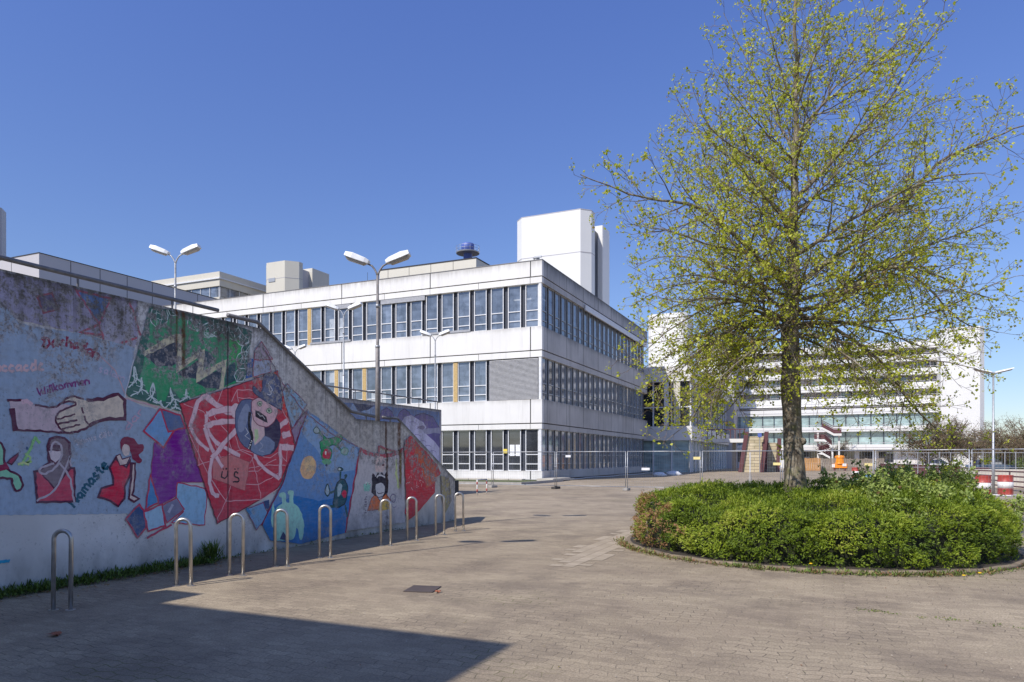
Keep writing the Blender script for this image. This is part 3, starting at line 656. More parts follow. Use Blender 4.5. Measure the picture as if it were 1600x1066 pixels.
mu.ell('E', (166,164,176), 541, 725, 27, 50, (30,20,40), 3); mu.poly('E', (20,12,30), [(512,700),(520,675),(545,668),(568,682),(570,702),(545,690)]); mu.line('E', (170,168,180), 7, arc(543,668,24,18,200,345)); mu.line('E', (30,24,44), 3, arc(541,738,17,14,20,160))
mu.shape('E', (150,148,160), [(528,772),(560,768),(545,800)], (40,30,50), 3); mu.line('E', (40,30,50), 4, [(496,655),(500,640),(512,650)]); mu.line('E', (150,148,160), 6, [(585,655),(588,672)])
mu.poly('E', (98,164,148), [(448,700),(475,690),(488,700),(480,740),(455,738)]); mu.ell('E', (190,200,200), 463, 697, 6, 10); mu.ell('E', (30,40,50), 464, 700, 3, 5); mu.ell('E', (190,200,200), 482, 697, 5, 8); mu.ell('E', (30,40,50), 482, 698, 2.5, 4)
mu.line('E', (76,70,100), 4, arc(613,778,14,22,0,360,14)); mu.line('E', (100,96,120), 3, arc(620,805,16,22,40,300)); mu.text('E', (60,48,70), 3, 'Trash'.replace('T','t'), [(468,865),(464,830),(470,765)], 9)
mu.line('E', (150,168,110), 14, [(635,560),(632,640),(645,720)], smooth=True); mu.line('E', (138,140,90), 9, [(655,530),(655,700)])
# red field at the foot of the stair
mu.shape('E', (150,44,54), [(675,500),(680,455),(712,428),(860,590),(880,640),(850,665),(845,745),(765,840),(692,908),(682,700)], None)
mu.poly('E', (160,66,48), [(730,470),(850,600),(855,680),(800,720),(770,600),(735,540)])
for cx_, cy_, rr in ((715,520,26), (705,640,26), (720,760,34), (700,850,30), (740,690,18)): mu.ell('E', (170,34,50), cx_, cy_, rr*.7, rr)
for k in range(30):
    a_ = 690 + 150 * random.random(); b_ = 620 + 110 * random.random(); mu.line('E', (168,132,138), 3, [(a_, b_), (a_ + random.uniform(-8, 8), b_ + random.uniform(-16, 16))])
mu.shape('E', (24,40,48), [(908,700),(925,695),(932,730),(915,752),(925,775),(905,790),(905,735)], None, smooth=True)
mu.poly('E', (120,112,84), [(880,650),(925,665),(940,790),(900,860),(885,760)])
mu.line('P', (100,60,84), 1.6, [(413,548),(440,600),(470,640),(520,680),(556,698)])
mu.build('mural', wall)

# ================================================================== STAIR, TERRACE, FAR STAIR WALL
FX = -16.0
struct('terrace', MB().box(-60, FX - .3, -20, 28.2, 0, 2.75), M['conc'])
st = MB()
y = 9.3; z = 2.75
st.box(FX - .02, WX - .37, -2.0, 9.3, 0, 2.75)
for k in range(8): st.box(FX - .02, WX - .37, y, y + .33, 0, z - .165*(k+1)); y += .33
zz = z - .165*8
st.box(FX - .02, WX - .37, y, y + 1.7, 0, zz); y += 1.7
for k in range(8): st.box(FX - .02, WX - .37, y, y + .33, 0, zz - .165*(k+1)); y += .33
struct('stairs', st, M['conc'])
far = wthing('mural_wall', 'blue far stair wall painted with purple hills and a pale cloud, thin rail on top', 'wall', (FX, 20, 0))
FT = 3.79
MB().box(FX - .3, FX, -2, 27.97, 0, FT).build('wall_body', M['far_wall_concrete'], far)
m2 = Mural(FX); m2.mat = 'far_wall_paint'
m2.poly('P', (70,92,140), [(480,622),(540,629),(600,635),(687,644),(687,735),(480,735)])
m2.poly('P', (104,128,170), [(552,632),(588,636),(590,652),(560,650),(545,640)])
m2.poly('P', (40,46,70), [(552,630),(585,634),(575,640),(560,645)])
for p in ([(592,655),(596,642),(604,637),(612,643),(616,655)], [(620,655),(624,643),(632,639),(640,645),(644,660)], [(644,660),(650,648),(662,645),(676,652),(687,668),(687,700),(660,690)]): m2.shape('P', (72,66,112), p, (40,36,72), 1.4)
m2.poly('P', (84,72,116), [(655,650),(668,648),(668,690),(655,680)])
m2.shape('P', (150,150,190), [(626,658),(632,651),(642,649),(652,655),(660,658),(666,668),(663,673),(678,690),(687,700),(687,735),(640,720)], (80,70,120), 1.3)
for c_ in ((645,662),(652,682),(660,692),(668,700),(675,708),(656,672)): m2.line('P', (96,86,134), .9, arc(c_[0], c_[1], 5, 3.5, 190, 350))
m2.ell('P', (92,84,110), 658, 668, 6, 3); m2.poly('P', (110,112,140), [(660,671),(687,668),(687,677),(662,678)])
m2.build('mural', far)
fr = MB(); fr.tube([(FX-.1, 12, FT+.36), (FX-.1, 27.8, FT+.36)], .028, 8); fr.build('handrail', M['dark_pipe'], far, True)
fp = MB()
for y in (14.5, 16.9, 19.3, 21.7, 24.1, 26.2, 27.78): fp.tube([(FX-.1, y, FT-.03), (FX-.1, y, FT+.36)], .016, 6)
fp.build('rail_post', M['dark_pipe'], far)

# ================================================================== BICYCLE HOOPS
HG = 'steel bicycle hoops along the mural wall'
HL = ['steel bicycle hoop nearest the camera, standing in full shade', 'steel bicycle hoop in front of the pale blue painted squares, second from the camera',
      'steel bicycle hoop in front of the bottom tip of the red spider painting', 'steel bicycle hoop in front of the pale green painted creature',
      'steel bicycle hoop in front of the dark green painted monster', 'steel bicycle hoop in front of the painted child in orange',
      'steel bicycle hoop in front of the red painted field', 'second last steel bicycle hoop, before the low end of the mural wall', 'steel bicycle hoop beside the very end of the mural wall']
HY = [4.86, 6.40, 7.26, 8.13, 9.12, 10.83, 11.72, 12.80, 13.66]
hm = MB(); w_, h_, r_ = .088, .835, .0225
hm.tube([(-w_,0,-.02), (-w_,0,h_-w_)] + [(-w_*math.cos(a), 0, h_-w_ + w_*math.sin(a)) for a in [math.pi*i/14 for i in range(1,14)]] + [(w_,0,h_-w_), (w_,0,-.02)], r_, 14)
hp0 = None
for i, (y, lab) in enumerate(zip(HY, HL)):
    if i == 0:
        hp0 = tag(hm.build('bicycle_hoop', M['steel'], None, True), lab, 'bike rack', HG); o = hp0
        for q in (-w_, w_): MB().lathe([(.05,0),(.05,.006),(.028,.012)], (q,0,0), 14).build('foot_plate', M['steel'], o)
    else: o = copy_tree(hp0); o['label'] = lab
    o.location = (-7.36, y, 0); o.rotation_euler = (random.uniform(-.012,.012), random.uniform(-.012,.012), R(28) + random.uniform(-.06,.06))

# ================================================================== STREET LAMPS
def lamp_head(mb_top, mb_lens, side, flat=False):
    # a tapered box head leaning outwards
    a = R(20 if not flat else 14) ; L = .56 if not flat else .80
    ux = Vector((side*math.cos(a), 0, math.sin(a))); up = Vector((-side*math.sin(a), 0, math.cos(a))); vy = Vector((0, 1, 0))
    o = Vector((side*.20, 0, .0)) if not flat else Vector((side*.05, 0, .03))
    W0, W1 = (.095, .135) if not flat else (.11, .15)
    H0, H1 = (.08, .12) if not flat else (.04, .05)
    def ringp(s, w, z0, z1, k): return [o + ux*s + vy*w + up*z0, o + ux*s - vy*w + up*z0, o + ux*s - vy*w*k + up*z1, o + ux*s + vy*w*k + up*z1]
    r = [ringp(0, W0*.8, 0, H0, .75), ringp(.10, W0*1.15, -.01, H0*1.3, .82), ringp(L*.7, W1, -.015, H1, .8), ringp(L, W1*.9, -.005, H1*.78, .8)]
    vs = [p for q in r for p in q]; fs = [(0,3,2,1), (12,13,14,15)]
    for i in range(3):
        for j in range(4): fs.append((4*i+j, 4*i+(j+1)%4, 4*i+4+(j+1)%4, 4*i+4+j))
    mb_top.add(vs, fs)
    l = [o + ux*s + vy*w + up*z for s, w, z in ((.06,W0*.8,-.014),(.06,-W0*.8,-.014),(L*.94,-W1*.75,-.018),(L*.94,W1*.75,-.018),(.11,W0*.6,-.06),(.11,-W0*.6,-.06),(L*.85,-W1*.55,-.062),(L*.85,W1*.55,-.062))]
    mb_lens.add(l, [(3,2,1,0), (4,5,6,7), (0,1,5,4), (1,2,6,5), (2,3,7,6), (3,0,4,7)])
def make_lamp(loc, rz, label, top, group='twin headed street lamps', flat=False, sleeve=.8, pm='galv'):
    t = thing('street_lamp', label, 'street lamp', loc, rz, group); H = top - loc[2]
    m = MB()
    if flat: m.tube([(0,0,0),(0,0,1.6),(0,0,1.62),(0,0,H)], [.06,.06,.05,.038], 12)
    else: m.tube([(0,0,0),(0,0,sleeve),(0,0,sleeve+.02),(0,0,sleeve*1.6),(0,0,sleeve*1.6+.01),(0,0,H-.24)], [.052,.052,.046,.046,.032,.028], 12)
    m.build('pole', M[pm], t, True)
    if not flat:
        MB().tube([(0,0,H-.95),(0,0,H-.88)], .042, 12).build('collar', M['galv'], t, True); MB().tube([(0,0,sleeve*1.6-.02),(0,0,sleeve*1.6+.03)], .05, 12).build('collar', M['galv'], t, True)
    for s in (-1, 1):
        if not flat:
            a = MB(); a.tube([(0,0,H-.28),(s*.02,0,H-.20),(s*.06,0,H-.12),(s*.12,0,H-.04),(s*.22,0,H+.015)], [.024,.022,.02,.02,.018], 8); a.build('arm', M[pm], t, True)
        a, l = MB(), MB(); lamp_head(a, l, s, flat)
        a.v = [(x, y, z + H) for x, y, z in a.v]; l.v = [(x, y, z + H) for x, y, z in l.v]
        h = a.build('lamp_head', M['lamp_white'], t, bevel=.012); l.build('lens', M['lamp_lens'], h, bevel=.01)
    if flat: MB().box(-.07,.07,-.06,.06,H-.05,H+.05).build('bracket', M['galv'], t, bevel=.01)
    return t
B_ = math.atan2(SS, CC)
def lamp_at(px, Z, ztop_px, zb, label, rz=.35, **k):
    p = at(px, HOR, Z); top = EYE + (HOR - ztop_px)/FPX*Z
    return make_lamp((p.x, p.y, zb), rz, label, top, **k)
lamp_at(590, 15.5, 413, 2.2, 'biggest grey street lamp with two white heads, standing at the stair landing', .35, pm='pole_grey', sleeve=1.15)
lamp_at(274, 20.3, 398, 2.75, 'twin headed street lamp rising behind the high left part of the mural wall', .35)
lamp_at(537, 27.5, 484, 2.75, 'twin headed street lamp left of the landing lamp, heads before the top office windows', .30, sleeve=1.3)
lamp_at(680, 33.2, 525, 0, 'twin headed street lamp at the far end of the blue stair wall', .25)
lamp_at(461, 42, 546, 2.75, 'small far street lamp peeking over the slope of the mural wall handrail', .2)
lamp_at(1552, 31.5, 584, 0, 'pale street lamp with two flat raised heads between the red and white drums', .33, flat=True)
make_lamp((-9.15, 3.6, 2.75), .55, 'street lamp on the terrace out of view, only its shadow falls on the paving', 9.15 - .0, group=None)

# ================================================================== OFFICE BLOCK
KX, KY = -18.1, 45.65
off = wthing('office_building', 'three storey white panelled office block with ribbon windows and stained roof edge', 'building', (KX, KY, 0))
SILL = [.71, 5.71, 10.79]; HEAD = [3.64, 8.67, 13.82]; GAPZ = [4.04, 9.13, 14.27]; ROOFZ = 15.38
XL, YR = -75.0, 77.0
body = MB(); REC = .32
body.box(XL, KX - REC, KY + REC, YR - REC, 0, ROOFZ - .4)
body.build('core', M['mullion'], off)
def band(mb, z0, z1, proud=0., side=0):
    # L shaped ring of cladding round the corner as two slabs; side 0: camera-left face, 1: right face
    if side == 0: mb.box(XL, KX + proud, KY - proud, KY + REC + .01, z0, z1)
    else: mb.box(KX - REC - .01, KX + proud, KY + REC + .013, YR, z0, z1)
pl = MB(); fb = MB(); pr = MB(); fr_ = MB(); jt = MB()
for i in range(3):
    band(fb, HEAD[i], GAPZ[i] - .04, -.02, 0); band(fr_, HEAD[i], GAPZ[i] - .04, -.02, 1)
    ztop = SILL[i+1] if i < 2 else ROOFZ
    band(pl, GAPZ[i] + .03, ztop, 0, 0); band(pr, GAPZ[i] + .03, ztop, 0, 1)
    jt.box(XL, KX - .12, KY + .12, YR - .2, GAPZ[i] - .05, GAPZ[i] + .04)
band(pl, .10, SILL[0], 0, 0); band(pr, .10, SILL[0], 0, 1)
jx = [-18.97 - 8.1*k for k in range(7)]
for i in range(3):
    z0, z1 = (GAPZ[i] + .03, SILL[i+1] if i < 2 else ROOFZ)
    for x in jx: jt.box(x - .035, x + .035, KY - .006, KY + .02, z0, z1)
    for k in range(1, 8): jt.box(KX - .02, KX + .004, KY + 1.0 + 4.05*(k-1) - .015, KY + 1.0 + 4.05*(k-1) + .015, z0, z1)
for x in jx: jt.box(x - .035, x + .035, KY - .006, KY + .02, .12, SILL[0])
for i in range(3):
    for x in [KX - .9 - 4.05*k for k in range(12)]: jt.box(x - .012, x + .012, KY + .014, KY + .04, HEAD[i], GAPZ[i] - .04)
pl.build('cladding', M['white_panel'], off); pr.build('cladding', M['shaded_stained_panel'], off)
fb.build('fascia', M['white_band'], off); fr_.build('fascia', M['shaded_stained_panel'], off); jt.build('joint', M['joint'], off)
MB().box(XL, KX - .15, KY + .15, YR - .1, ROOFZ - .3, ROOFZ - .05).build('roof', M['roof'], off)
cp = MB(); cp.box(XL, KX + .03, KY - .03, KY + .34, ROOFZ + .002, ROOFZ + .05); cp.box(KX - .34, KX + .03, KY + .345, YR + .03, ROOFZ + .002, ROOFZ + .05); cp.build('coping', M['dark_pipe'], off)
# corner post
for i in range(3): MB().box(KX - .28, KX - .08, KY + .06, KY + .26, SILL[i] + .002, HEAD[i] - .002).build('corner_post', M['frame_white'], off)
# one window = frame with two transoms, pane behind it; 1.35 m module
def window_meshes(h, w=1.0, low=.165, midf=.39, extra=False):
    f = MB(); d0, d1 = -.05, .03; e = .055
    f.box(-w/2, -w/2+e, d0, d1, 0, h); f.box(w/2-e, w/2, d0, d1, 0, h)
    for z in (0, h-.05): f.box(-w/2+e+.001, w/2-e-.001, d0+.004, d1-.002, z, z+.05)
    for z in (h*low, h*midf) + ((h*.32,) if extra else ()): f.box(-w/2+e+.001, w/2-e-.001, d0+.006, d1-.002, z-.03, z+.03)
    g = MB(); g.add([(-w/2+e,.02,.05),(w/2-e,.02,.05),(w/2-e,.02,h-.05),(-w/2+e,.02,h-.05)], [(0,1,2,3)])
    return f, g
MOD = 1.35
wins = []
for side in (0, 1):
    n = 31 if side == 0 else 22
    for i in range(3):
        for k in range(n):
            c = .82 + MOD*k
            p = (KX - c, KY + .20, SILL[i]) if side == 0 else (KX - .20, KY + c, SILL[i])
            d = math.hypot(*((p[0]*CC + p[1]*SS), (-p[0]*SS + p[1]*CC)))
            wins.append((d if side == 0 else d*1.6, side, i, p))
skip = set()
BLX0, BLX1 = ony(764, 600, KY).x, ony(841, 600, KY).x
wins = [w for w in wins if not (w[1] == 0 and w[2] == 1 and BLX0 - .1 < w[3][0] < BLX1)]
wins.sort(key=lambda w: w[0])
protos = {}
rest_f, rest_g = MB(), MB()
for n, (d, side, i, p) in enumerate(wins):
    h = HEAD[i] - SILL[i]
    if n < 99:
        key = (i, side)
        if key not in protos:
            f, g = window_meshes(h)
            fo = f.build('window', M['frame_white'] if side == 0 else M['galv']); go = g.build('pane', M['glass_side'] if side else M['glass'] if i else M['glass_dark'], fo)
            protos[key] = fo; o = fo
        else:
            o = copy_tree(protos[key])
        o.parent = off; o.location = (p[0]-KX, p[1]-KY, p[2]); o.rotation_euler = (0, 0, 0 if side == 0 else R(90))
    else:
        f, g = window_meshes(h)
        mat_ = Matrix.Translation(p) @ Matrix.Rotation(0 if side == 0 else R(90), 4, 'Z')
        rest_f.add([mat_ @ Vector(v) for v in f.v], f.f); rest_g.add([mat_ @ Vector(v) for v in g.v], g.f)
o = rest_f.build('window_rows', M['galv'], off); o['kind'] = 'stuff'
o2 = rest_g.build('panes', M['glass'], o); o2['kind'] = 'stuff'
# ochre boards between windows, blinds and blind boxes
tb = MB()
for px, i in ((487,2),(521,1),(567,1),(711,1),(686,0)):
    x = ony(px, 600, KY).x; k = round((KX - x - .82 - MOD/2)/MOD); x = KX - .82 - MOD/2 - MOD*k
    m = MB(); m.box(x-.17, x+.17, KY+.10, KY+.30, SILL[i]+.02, HEAD[i]-.02); m.build('board', M['timber'], off)
bd = MB(); h = HEAD[1] - SILL[1]
for k in range(34):
    z = SILL[1] + .04 + k*(h-.1)/34
    bd.add([(BLX0, KY+.06, z), (BLX1-.05, KY+.06, z), (BLX1-.05, KY+.12, z+.085), (BLX0, KY+.12, z+.085)], [(0,1,2,3)])
bd.build('blind', M['blind'], off)
for px0, px1, i in ((594,663,2),(525,547,2)):
    x0, x1 = ony(px0, 480, KY).x, ony(px1, 480, KY).x
    MB().box(x0, x1, KY+.05, KY+.30, HEAD[i]-.36, HEAD[i]-.01).build('blind_box', M['blind'], off)
MB().box(KX+.01, KX+.14, ony(0,0,1).y*0 + 55.0, YR-.5, HEAD[2]-.18, HEAD[2]+.28).build('blind_box', M['frame_white'], off, bevel=.02)
# ledge strips under some windows
for px0, px1, i in ((660,735,2),(485,548,2)):
    x0, x1 = ony(px0, 500, KY).x, ony(px1, 500, KY).x
    MB().box(x0, x1, KY-.05, KY+.1, SILL[i]+.005, SILL[i]+.16).build('ledge', M['blind'], off)
# notices in a ground floor window and red curtain strips
nb = MB(); x0 = ony(795, 720, KY).x; x1 = ony(812, 720, KY).x
nb.box(x0, (x0+x1)/2-.04, KY+.15, KY+.16, 1.75, 2.55); nb.box((x0+x1)/2+.04, x1, KY+.15, KY+.16, 1.75, 2.55); nb.build('notice', M['sign_white'], off)
x0 = ony(785, 720, KY).x; MB().box(x0, x0+.32, KY+.13, KY+.15, 1.95, 2.25).build('notice', M['yellow'], off)
# roof structures
ph = MB(); y0 = 53.0
xr = ony(744, 403, y0).x; xl = ony(593, 430, y0).x; zt = ony(744, 402.6, y0).z
ph.box(xl, xr, y0, y0+14, ROOFZ-.1, zt); pho = ph.build('penthouse', M['cream_panel'], off)
pb = MB(); pb.box(xl-.02, xr+.02, y0-.03, y0+14.05, zt-.9*1.75, zt-.82*1.75); pb.box(xl-.03, xr+.03, y0-.04, y0+14.05, zt-.06, zt+.03)
for k in range(1,6): pb.box(xr-2.2*k-.015, xr-2.2*k+.015, y0-.012, y0, ROOFZ, zt-.07)
pb.build('trim', M['joint'], pho)
fl = MB(); fl.box(KX-.55, KX-.35, KY+.25, KY+.45, ROOFZ+.06, ROOFZ+.25); fl.lathe([(.07,0),(.10,.06),(.10,.14),(.05,.16)], (KX-.7, KY+.3, ROOFZ+.18), 12); fl.box(KX-.62, KX-.1, KY+.1, KY+.2, ROOFZ+.22, ROOFZ+.33)
fl.build('floodlight', M['galv'], off)
vp = ony(731, 393, 58.0)
ve = wthing('roof_ventilator', 'blue round ventilator with a railed ring platform on the office roof', 'ventilator', (vp.x, vp.y, zt))
rr = .95*19/FPX*math.hypot(vp.x, vp.y)
zc = vp.z
MB().lathe([(rr*.38, zt-zc-.6), (rr*.38, .0), (rr*.56, .12), (rr*.56, .62), (rr*.5, .70)], (vp.x, vp.y, zc), 24).build('drum', M['blue_paint'], ve, True)
MB().lathe([(rr*.6, -.12), (rr, -.10), (rr*1.03, -.02), (rr*.98, .02), (rr*.6, .02)], (vp.x, vp.y, zc-.12), 28).build('platform', M['galv'], ve)
rl = MB()
for z in (.25, .5): rl.tube([(vp.x+rr*1.02*math.cos(a), vp.y+rr*1.02*math.sin(a), zc-.1+z) for a in [math.pi*i/14 for i in range(29)]], .012, 5, False)
for i in range(14):
    a = math.pi*i/7; rl.tube([(vp.x+rr*1.02*math.cos(a), vp.y+rr*1.02*math.sin(a), zc-.12), (vp.x+rr*1.02*math.cos(a), vp.y+rr*1.02*math.sin(a), zc+.4)], .01, 4)
rl.build('railing', M['galv'], ve)

# ================================================================== OTHER BUILDINGS BEHIND
def chamfer_ring(x0, x1, y0, y1, b):
    return [(x0+b,y0),(x1-b,y0),(x1,y0+b),(x1,y1-b),(x1-b,y1),(x0+b,y1),(x0,y1-b),(x0,y0+b)]
def tower(mb, x0, x1, y0, y1, z, b=1.1, z0=0):
    mb.prism([Vector((x, y, z0)) for x, y in chamfer_ring(x0, x1, y0, y1, b)], (0, 0, z - z0))
def ring_joint(mb, x0, x1, y0, y1, b, zs):
    for z in zs: mb.prism([Vector((x, y, z)) for x, y in chamfer_ring(x0-.02, x1+.02, y0-.02, y1+.02, b)], (0, 0, .09))
tw = wthing('service_tower', 'tall windowless white service tower rising behind the corner of the office block', 'tower', (-32, 88, 0))
a = ony(815, 345, 85).x; b = ony(907, 327, 85).x + 1.1; zt1 = ony(907, 327, 85).z
m = MB(); tower(m, a - 1.1, b, 85, 88.6, zt1); m.build('shaft', M['tower_white'], tw)
m = MB(); ring_joint(m, a - 1.1, b, 85, 88.6, 1.1, [zt1 - 5.4*k for k in (.0, 1, 2, 3)]); m.build('joint', M['grey_panel'], tw)
c0 = ony(921, 350, 92).x; zt2 = ony(942, 352, 92).z; d1 = ony(942, 352, 92).x
m = MB(); m.box(b - 2.5, b - 1.0, 88.61, 92, 0, zt2 - 1); m.build('recess', M['mullion'], tw)
m = MB(); tower(m, c0 - 3, d1, 92, 95.2, zt2, .1); m.build('side_shaft', M['tower_white'], tw)

gb = wthing('hall_building', 'long windowless grey panelled hall above the left part of the mural wall', 'building', (-75, 55, 0))
p = ony(61, 395.5, 46); gx, gz = p.x, p.z
m = MB(); m.box(gx - 60, gx, 46, 100, 0, gz); m.build('wall', M['grey_panel'], gb)
m = MB()
for k in range(1, 12):
    yk = 46 + 3.3*k; m.box(gx - .01, gx + .012, yk - .03, yk + .03, 3, gz - .05)
    m.box(gx - 4.5*k - .03, gx - 4.5*k + .03, 45.99, 46, 3, gz - .05)
m.box(gx - 60, gx + .06, 45.94, 100, gz + .002, gz + .07)
m.build('joint', M['joint'], gb)
rt = wthing('round_tower', 'plain rounded grey tower cut by the left edge of the picture', 'tower', (-105, 60, 0))
p = ony(9, 327, 69); m = MB(); tower(m, p.x - 12, p.x, 62, 70, p.z, 1.6); m.build('shaft', M['grey_panel'], rt)

ob = wthing('office_building', 'far cream office storeys with glazed corner behind the grey hall roof', 'building', (-105, 100, 0))
p = ony(343, 424, 95); ox, oz = p.x, p.z; oy = 95
def storeys(parent, x0, x1, y0, y1, top, n, ph_, win_h, mw, mg, mf, module=2.0):
    w, g, f = MB(), MB(), MB()
    for k in range(n):
        z1 = top - ph_*k
        w.box(x0, x1, y0, y1, z1 - (ph_ - win_h), z1)
        g.box(x0 + .3, x1 - .3, y0 + .3, y1 - .3, z1 - ph_, z1 - (ph_ - win_h))
        j = 0
        x = x1 - .35
        while x > x0 + .3: f.box(x - .05, x + .05, y0 + .2, y0 + .32, z1 - ph_ + .002, z1 - (ph_ - win_h) - .002); x -= module
        y = y0 + .35
        while y < y1 - .3: f.box(x1 - .32, x1 - .2, y - .05, y + .05, z1 - ph_ + .002, z1 - (ph_ - win_h) - .002); y += module
    w.build('wall', mw, parent); g.build('glazing', mg, parent); f.build('window_frame', mf, parent)
storeys(ob, ox - 45, ox, oy, oy + 34, oz, 5, 4.6, 2.0, M['cream_panel'], M['glass'], M['frame_white'], 2.3)
MB().box(ox - 45, ox + .25, oy - .25, oy + 34, oz - 1.35, oz - 1.1).build('cornice', M['frame_white'], ob)

t2 = wthing('service_tower', 'cream service tower with a small vent, above the middle of the office roof', 'tower', (-90, 102, 0))
a = ony(405, 412, 100).x; b = ony(445, 407, 100).x; c = ony(457, 409, 100).x; z = ony(445, 407, 100).z
m = MB(); tower(m, a, c, 100, 104.5, z, c - b); m.build('shaft', M['cream_panel'], t2)
m = MB(); ring_joint(m, a, c, 100, 104.5, c - b, [z - 3.1, z - 7]); m.build('joint', M['grey_panel'], t2)
vx = ony(425, 434, 100).x; m = MB(); m.box(vx - .75, vx + .75, 99.9, 99.99, z - 3.6, z - 2.9); m.build('vent', M['galv'], t2)
a = ony(474, 418, 108).x; b = ony(488, 418, 108).x; z2 = ony(488, 419, 108).z
m = MB(); m.box(a - 3, b, 108, 113, 0, z2); m.build('side_shaft', M['cream_panel'], t2)
m = MB(); m.box(c - 3, b - 2, 104.6, 108, 0, z2 - .6); m.build('recess', M['grey_panel'], t2)

# link building behind the office block, right of it
lk = wthing('glass_hall', 'two storey glazed hall with white slab edge behind the right end of the office block', 'building', (-16, 80, 0))
lx1 = ony(1081, 640, 80).x; lz = ony(1067, 592, 80).z
m = MB(); m.box(-24, lx1, 80, 118, 3.6, 5.2); m.box(-24, lx1, 80, 118, lz - .25, lz + 1.5); m.build('slab', M['white_band'], lk)
m = MB(); m.box(-23.8, lx1 - .4, 80.5, 117.5, 0, 3.6); m.build('ground_floor_glazing', M['glass_green'], lk)
m = MB(); m.box(-23.8, lx1 - .4, 80.5, 117.5, 5.2, lz - .25); m.build('upper_glazing', M['glass_dark'], lk)
m = MB(); x = lx1 - .2
while x > -23.5: m.box(x - .07, x + .07, 80.3, 80.48, .02, 3.59); m.box(x - .07, x + .07, 80.3, 80.48, 5.21, lz - .26); x -= 2.1
y = 82
while y < 117: m.box(lx1 - .38, lx1 - .2, y - .07, y + .07, .02, 3.59); m.box(lx1 - .38, lx1 - .2, y - .07, y + .07, 5.21, lz - .26); y += 2.4
m.box(-23.6, lx1 - .25, 80.32, 80.46, 7.3, 7.45); m.build('window_frame', M['frame_white'], lk)
for px0, px1, mm in ((1037,1044,'tower_white'),(1052,1062,'cream_panel')):
    MB().box(ony(px0,650,79.9).x, ony(px1,650,79.9).x, 80.1, 80.28, 5.25, lz-.3).build('curtain', M[mm], lk)

# big terraced high-rise on the right
hr = wthing('terraced_block', 'wide white high rise with stacked balcony bands and a plain slab tower at its right', 'building', (5, 125, 0))
def zy(py, px=1358, y=120): return ony(px, py, y).z
xa = ony(1135, 600, 120).x; xb = ony(1467, 600, 120).x; xc = ony(1480, 655, 118).x; xd = ony(1100, 655, 118).x
BANDS = [(537,548,0),(558,567,0),(578.5,588,0),(600,610,0),(621,633,0),(639,648,2),(667,675,2.4),(695,703,2.8)]
back = MB(); back.box(xa, xb, 122.2, 140, 0, zy(545)); back.build('core', M['grey_panel'], hr)
for k, (t0, t1, pr_) in enumerate(BANDS):
    m = MB(); zz1, zz0 = zy(t0), zy(t1)
    m.box((xa if k < 5 else xd), (xb if k < 5 else xc), 120 - pr_, 124, zz0, zz1); m.build('balcony_band', M['tower_white'], hr)
prt = MB(); fr2 = MB(); gg = MB(); gd = MB()
for k in range(4):
    z1, z0 = zy(BANDS[k][1]) - .01, zy(BANDS[k+1][0]) + .01
    for j in range(14):
        x = xa + 2 + (xb - xa - 3) * j/13
        if (j*7 + k*3) % 4: MB().box(x - .1, x + .1, 120.8, 122.19, z0, z1).build('partition', M['grey_panel'], hr)
        if (j*5 + k*2) % 3 == 0: MB().box(x + .3, x + 2.0, 121.6, 122.18, z0, z1).build('partition', M['grey_panel'], hr)
        if (j*3 + k) % 4 < 2:
            fr2.box(x + .4, x + .55, 121.9, 122.15, z0, z1); fr2.box(x + 1.3, x + 1.45, 121.9, 122.15, z0, z1)
            MB().box(x + .55, x + 1.3, 122.0, 122.16, z0, z1).build('window', M['glass_green'], hr); MB().box(x + 1.45, x + 3.4, 122.02, 122.17, z0, z1).build('window', M['glass'], hr)
gv = MB()
for k, (t0, t1, pr_) in enumerate(BANDS):
    yy = 120 - pr_; x0_, x1_ = (xa if k < 5 else xd), (xb if k < 5 else xc)
    gv.box(x0_, x1_, yy - .02, yy - .002, zy(t1) + .28, zy(t1) + .36)
    x = x0_ + 2.
    while x < x1_: gv.box(x - .03, x + .03, yy - .018, yy - .001, zy(t1), zy(t0)); x += 3.6
    gv.tube([(x0_, yy + .1, zy(t0) + .22), (x1_, yy + .1, zy(t0) + .22)], .04, 5)
gv.build('joint', M['grey_panel'], hr)
fr2.build('window_frame', M['frame_white'], hr); 
for k in (5, 6):
    z1, z0 = zy(BANDS[k][1]) - .01, zy(BANDS[k+1][0]) + .01
    m = MB(); m.box(xd + .3, xc - .3, 118.4, 123.4, z0, z1); m.build('glazing', M['glass_green'], hr)
    m = MB(); x = xd + .5
    while x < xc: m.box(x - .05, x + .05, 118.2, 118.38, z0, z1); x += 1.7
    m.build('window_frame', M['mullion'], hr)
m = MB(); m.box(xd + .3, xc - .5, 118.6, 123, 0, zy(703) - .01); m.build('ground_floor', M['white_band'], hr)
m = MB(); x = xd + 2
while x < ony(1400, 700, 118).x: m.box(x, x + 1.9, 118.5, 118.59, zy(722, 1358, 118), zy(706, 1358, 118)); x += 2.6
m.build('window', M['glass_dark'], hr)
sx0 = ony(1471, 600, 116).x; sx1 = ony(1534, 600, 116).x; sz = ony(1500, 511, 116).z
m = MB(); tower(m, sx0, sx1 + .4, 116, 130, sz, .6); m.build('slab_tower', M['tower_white'], hr)
m = MB(); m.box(ony(1499, 530, 116).x, ony(1512, 530, 116).x, 115.9, 115.99, ony(1500,533,116).z, ony(1500,530,116).z); m.build('vent', M['galv'], hr)
m = MB(); m.box(xb - .02, sx0 + .02, 118.5, 126, 0, zy(545)); m.build('recess', M['grey_panel'], hr)
MB().box(ony(1455,540,121).x, ony(1472,540,121).x, 121, 124, zy(540), zy(528)).build('roof_box', M['tower_white'], hr)

